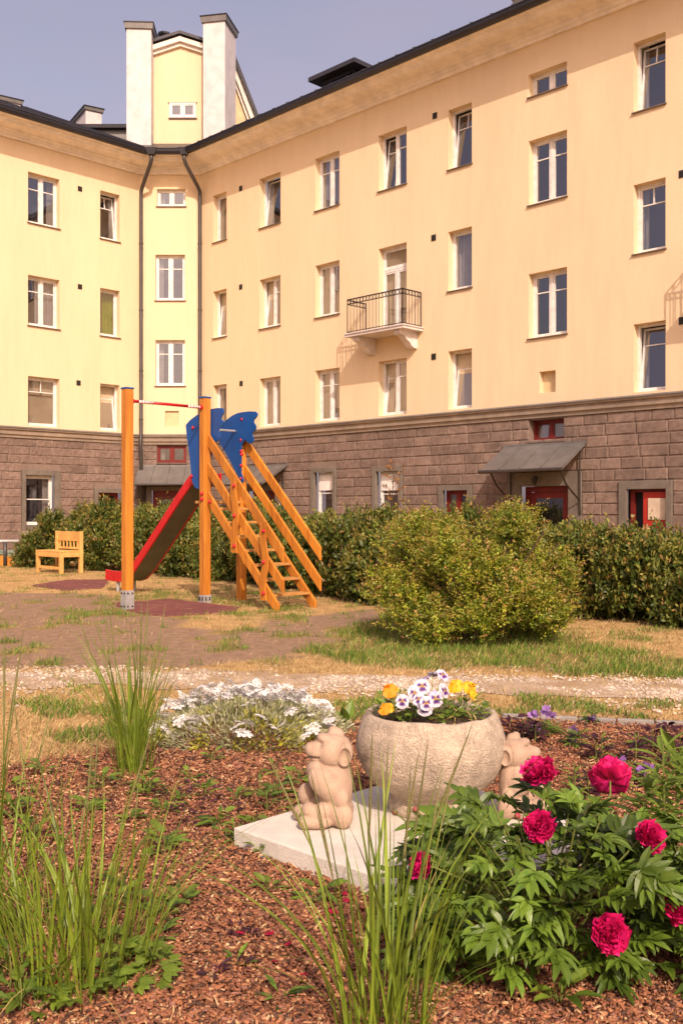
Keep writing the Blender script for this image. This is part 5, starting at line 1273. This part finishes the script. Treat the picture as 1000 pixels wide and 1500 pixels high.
# ------------------------------------------------------------------ small plants in the bark
WLF = [leaf_single('leaf', M['leaf_light'], .06, .026, .35, .3, .012), leaf_single('leaf', M['leaf'], .055, .02, .3, .3, .015), leaf_single('leaf', M['leaf'], .075, .018, .5, .35, .01), leaf_single('leaf', M['leaf_light'], .05, .03, .3, .2, .02)]
PLL = [leaf_single('leaf', M['leaf_purple'], .05, .03, .4, .25, .02), leaf_single('leaf', M['leaf_purple'], .06, .022, .3, .3, .02)]
def palmate(seed):
    rr = random.Random(seed); mb = MB(); mb.tube([(0, 0, 0), (.05, 0, .02)], .0016, 4, False)
    for k in range(5):
        a = math.radians(-72+36*k+rr.uniform(-6, 6)); leaflet(mb, (.05, 0, .02), (math.cos(a), math.sin(a), .1), (0, 0, 1), .055 if k == 2 else .046, .026, .3, .15, 4)
    return mb.mesh('leaf', M['leaf_light'], True)
PLM = [palmate(i) for i in range(3)]
LONG = [lance(i, M['leaf_light'], .11, .020) for i in range(3)]
def herb(px, py, label, shapes, n, size, high, seed, name='weed', group=None, cat='plant', bias=.5):
    loc = G(px, py); loc.z = .012; root = empty(name, loc, 0, label, cat, group); rr = random.Random(seed)
    for i in range(n):
        a = i*2.4+rr.uniform(-.4, .4); t_ = rr.random(); z = high*t_
        o = link('leaf', rr.choice(shapes), root, (math.cos(a)*.012, math.sin(a)*.012, z)); aim(o, (math.cos(a), math.sin(a), bias*(.3+t_)+rr.uniform(-.2, .3)), Vector((0, -.1, 1)), rr.uniform(-.3, .3)); s_ = size*rr.uniform(.65, 1.2); o.scale = (s_,)*3
    if high > .04:
        q = MB(); q.tube([(0, 0, 0), (.004, 0, high*.6), (0, 0, high)], .003, 5, False); q.build('stem', M['stem'], root)
    return root
GW = 'small weeds sprouting in the bark mulch'; gen = 'small green weed sprouting from the open bark mulch'
for i, (px, py, n_, s_, h_) in enumerate([(240, 1195, 8, .8, .03), (320, 1215, 9, .9, .04), (262, 1330, 9, .75, .03), (240, 1255, 12, .9, .06), (395, 1312, 6, .7, .02), (300, 1175, 9, .7, .05), (210, 1160, 9, .9, .06), (455, 1330, 6, .6, .02), (345, 1180, 8, .7, .04), (405, 1180, 10, .9, .07), (280, 1150, 8, .7, .04), (230, 1385, 6, .7, .02), (410, 1475, 6, .7, .02), (150, 1160, 9, .9, .05), (345, 1420, 5, .5, .01), (310, 1120, 8, .7, .04), (190, 1210, 8, .7, .03), (130, 1195, 9, .8, .04)]):
    herb(px, py, gen, WLF, n_+4, s_*1.35, h_*1.3, 100+i, group=GW)
rr = random.Random(77)
for i in range(26):
    herb(rr.choice((rr.uniform(130, 470), rr.uniform(0, 240))), rr.uniform(1125, 1360), gen, WLF, rr.randrange(6, 14), rr.uniform(.5, 1.25), rr.uniform(.02, .07), 300+i, group=GW)
for i, (px, py) in enumerate([(355, 1240), (385, 1255), (330, 1235), (370, 1215)]): herb(px, py, 'bright broad leaved weed growing against the edge of the concrete slab', WLF[:2]+WLF[3:], 11, 1.0, .05, 140+i, group='weeds beside the concrete slab')
for i, (px, py) in enumerate([(390, 1195), (425, 1160), (380, 1170), (440, 1215)]): herb(px, py, 'upright lance leaved seedling near the back of the slab', WLF[2:3]+LONG[:1], 12, .75, .09, 150+i, group='seedlings near the slab')
for i, (px, py) in enumerate([(175, 1405), (205, 1420), (140, 1450), (215, 1450), (185, 1465), (120, 1480), (60, 1490), (165, 1435), (230, 1430)]): herb(px, py, 'five lobed leafy weed around the foot of the wide arching grass', PLM, 7, .85, .03, 160+i, 'lobed_weed', 'lobed weeds around the grass clump')
for i, (px, py) in enumerate([(30, 1495), (15, 1460), (50, 1240), (15, 1210)]): herb(px, py, 'coarse broad leaved plant beside the slim upright grass tuft', WLF, 10, 1.5, .10, 180+i, 'broad_leaf_plant', 'broad leaved plants beside the grass tuft')
herb(740, 1450, 'round leaved weed under the bushy peony', [WLF[3], WLF[0]], 12, 1.3, .14, 190, 'broad_leaf_plant'); herb(820, 1480, 'long leaved weed below the lowest crimson flower', WLF[:2], 8, 1.4, .06, 191, 'broad_leaf_plant')
herb(507, 1072, 'plant with two broad upright leaves behind the bear and planter', [leaf_single('leaf', M['leaf'], .16, .06, .15, .3, .02)], 5, 1.0, .03, 192, 'upright_leaf_plant', bias=2.2)
for i, (px, py) in enumerate([(748, 1085), (765, 1088), (783, 1092), (930, 1118), (955, 1105), (975, 1098), (995, 1110), (985, 1125), (872, 1118), (860, 1170)]): herb(px, py, 'dark purple leaved plant in the bark behind the peonies', PLL, 26, 1.15, .12, 200+i, 'purple_leaf_plant', 'purple leaved plants behind the peonies')
for i, (px, py) in enumerate([(300, 1190), (282, 1160), (325, 1165), (255, 1200), (150, 1185), (345, 1375), (310, 1180), (290, 1205), (270, 1175), (340, 1195), (235, 1175), (315, 1440), (345, 1432), (360, 1385), (275, 1215)]): herb(px, py, 'tiny dark red seedling in the open bark mulch', PLL, 10, .6, .03, 220+i, 'red_seedling', 'dark red seedlings in the mulch')
LF = MB(); 
for k in range(5): leaflet(LF, (0, 0, 0), (math.cos(k*1.257), math.sin(k*1.257), .25), (0, 0, 1), .016, .014, .2, .2, 3)
LFM = LF.mesh('flower', M['lilac'], True)
for i, (px, py, pf) in enumerate([(780, 1078, (781, 1046)), (808, 1080, (808, 1047)), (795, 1082, (784, 1066)), (838, 1098, (838, 1068)), (840, 1095, (838, 1082)), (800, 1076, (800, 1040)), (905, 1165, (908, 1115)), (950, 1160, (949, 1122)), (935, 1100, (932, 1091)), (865, 1062, (866, 1050)), (940, 1150, (940, 1128))]):
    r_ = herb(px, py, 'low green plant with lilac flowers at the back of the bed', WLF[1:3], 22, .95, .06, 240+i, 'lilac_flower_plant', 'lilac flowering plants at the back of the bed'); b_ = r_.location; P = Vector(((pf[0]-500)/F*b_.y, b_.y, H+(750-pf[1])*b_.y/F))-b_; rr = random.Random(i)
    for k in range(8):
        o = link('flower', LFM, r_, P+Vector((rr.uniform(-.02, .02), rr.uniform(-.02, .02), rr.uniform(-.02, .015))), (rr.uniform(.2, 1.2), rr.uniform(-.5, .5), rr.uniform(0, 6)), (rr.uniform(1.0, 1.8),)*3)
    q = MB(); q.tube([(0, 0, 0), P*.6, P], .0018, 4, False); q.build('flower_stem', M['stem'], r_)
for i, (px, py, hh) in enumerate([(970, 1330, .55), (1004, 1310, .52), (945, 1290, .34), (988, 1280, .46)]): herb(px, py, 'tall lily like stem with whorls of lance leaves beside the peonies', LONG, 60, 1.15, hh, 260+i, 'tall_leafy_stem', 'lily like stems beside the peonies', bias=.6)
for i, (px, py, hh) in enumerate([(840, 1185, .20), (880, 1120, .12), (685, 1090, .06), (848, 1100, .10)]): herb(px, py, 'light green whorled seedling in the bark behind the peonies', LONG, 24, .6, hh, 270+i, 'whorled_seedling', 'whorled seedlings behind the peonies', bias=.6)
# fallen petals
FPm = MB(); leaflet(FPm, (0, 0, 0), (1, 0, .1), (0, 0, 1), .032, .026, .15, -.2, 3); fpm = FPm.mesh('fallen_petal', pmat('petal_fallen', (.42, .004, .04), .6, .1, 30, transl=.2), True)
rr = random.Random(9)
for px, py in [(388, 1384), (400, 1421), (437, 1442), (483, 1345), (495, 1350), (520, 1375), (512, 1330), (505, 1325), (530, 1345), (520, 1390), (503, 1408), (360, 1380), (415, 1400), (88, 1457)]:
    p = G(px, py); p.z = .032; o = link('fallen_petal', fpm, None, p, (rr.uniform(-.3, .3), rr.uniform(-.3, .3), rr.uniform(0, 6)), (rr.uniform(.7, 1.25),)*3); tag(o, 'crimson peony petal fallen on the bark mulch', 'petal', 'fallen petals on the mulch')
# pale edging strip at the back of the bed
for i in range(5):
    a = G(735+i*56, 1055+i*2.5); c = G(735+i*56+54, 1055+(i+1)*2.5); q = MB(); q.beam(a+UP*.02, c+UP*.02, UP, .04, .05); o = q.build('edging_strip', M['edging'], bevel=.006); tag(o, 'grey edging strip along the back of the bark bed', 'edging', 'edging strips of the flower bed')
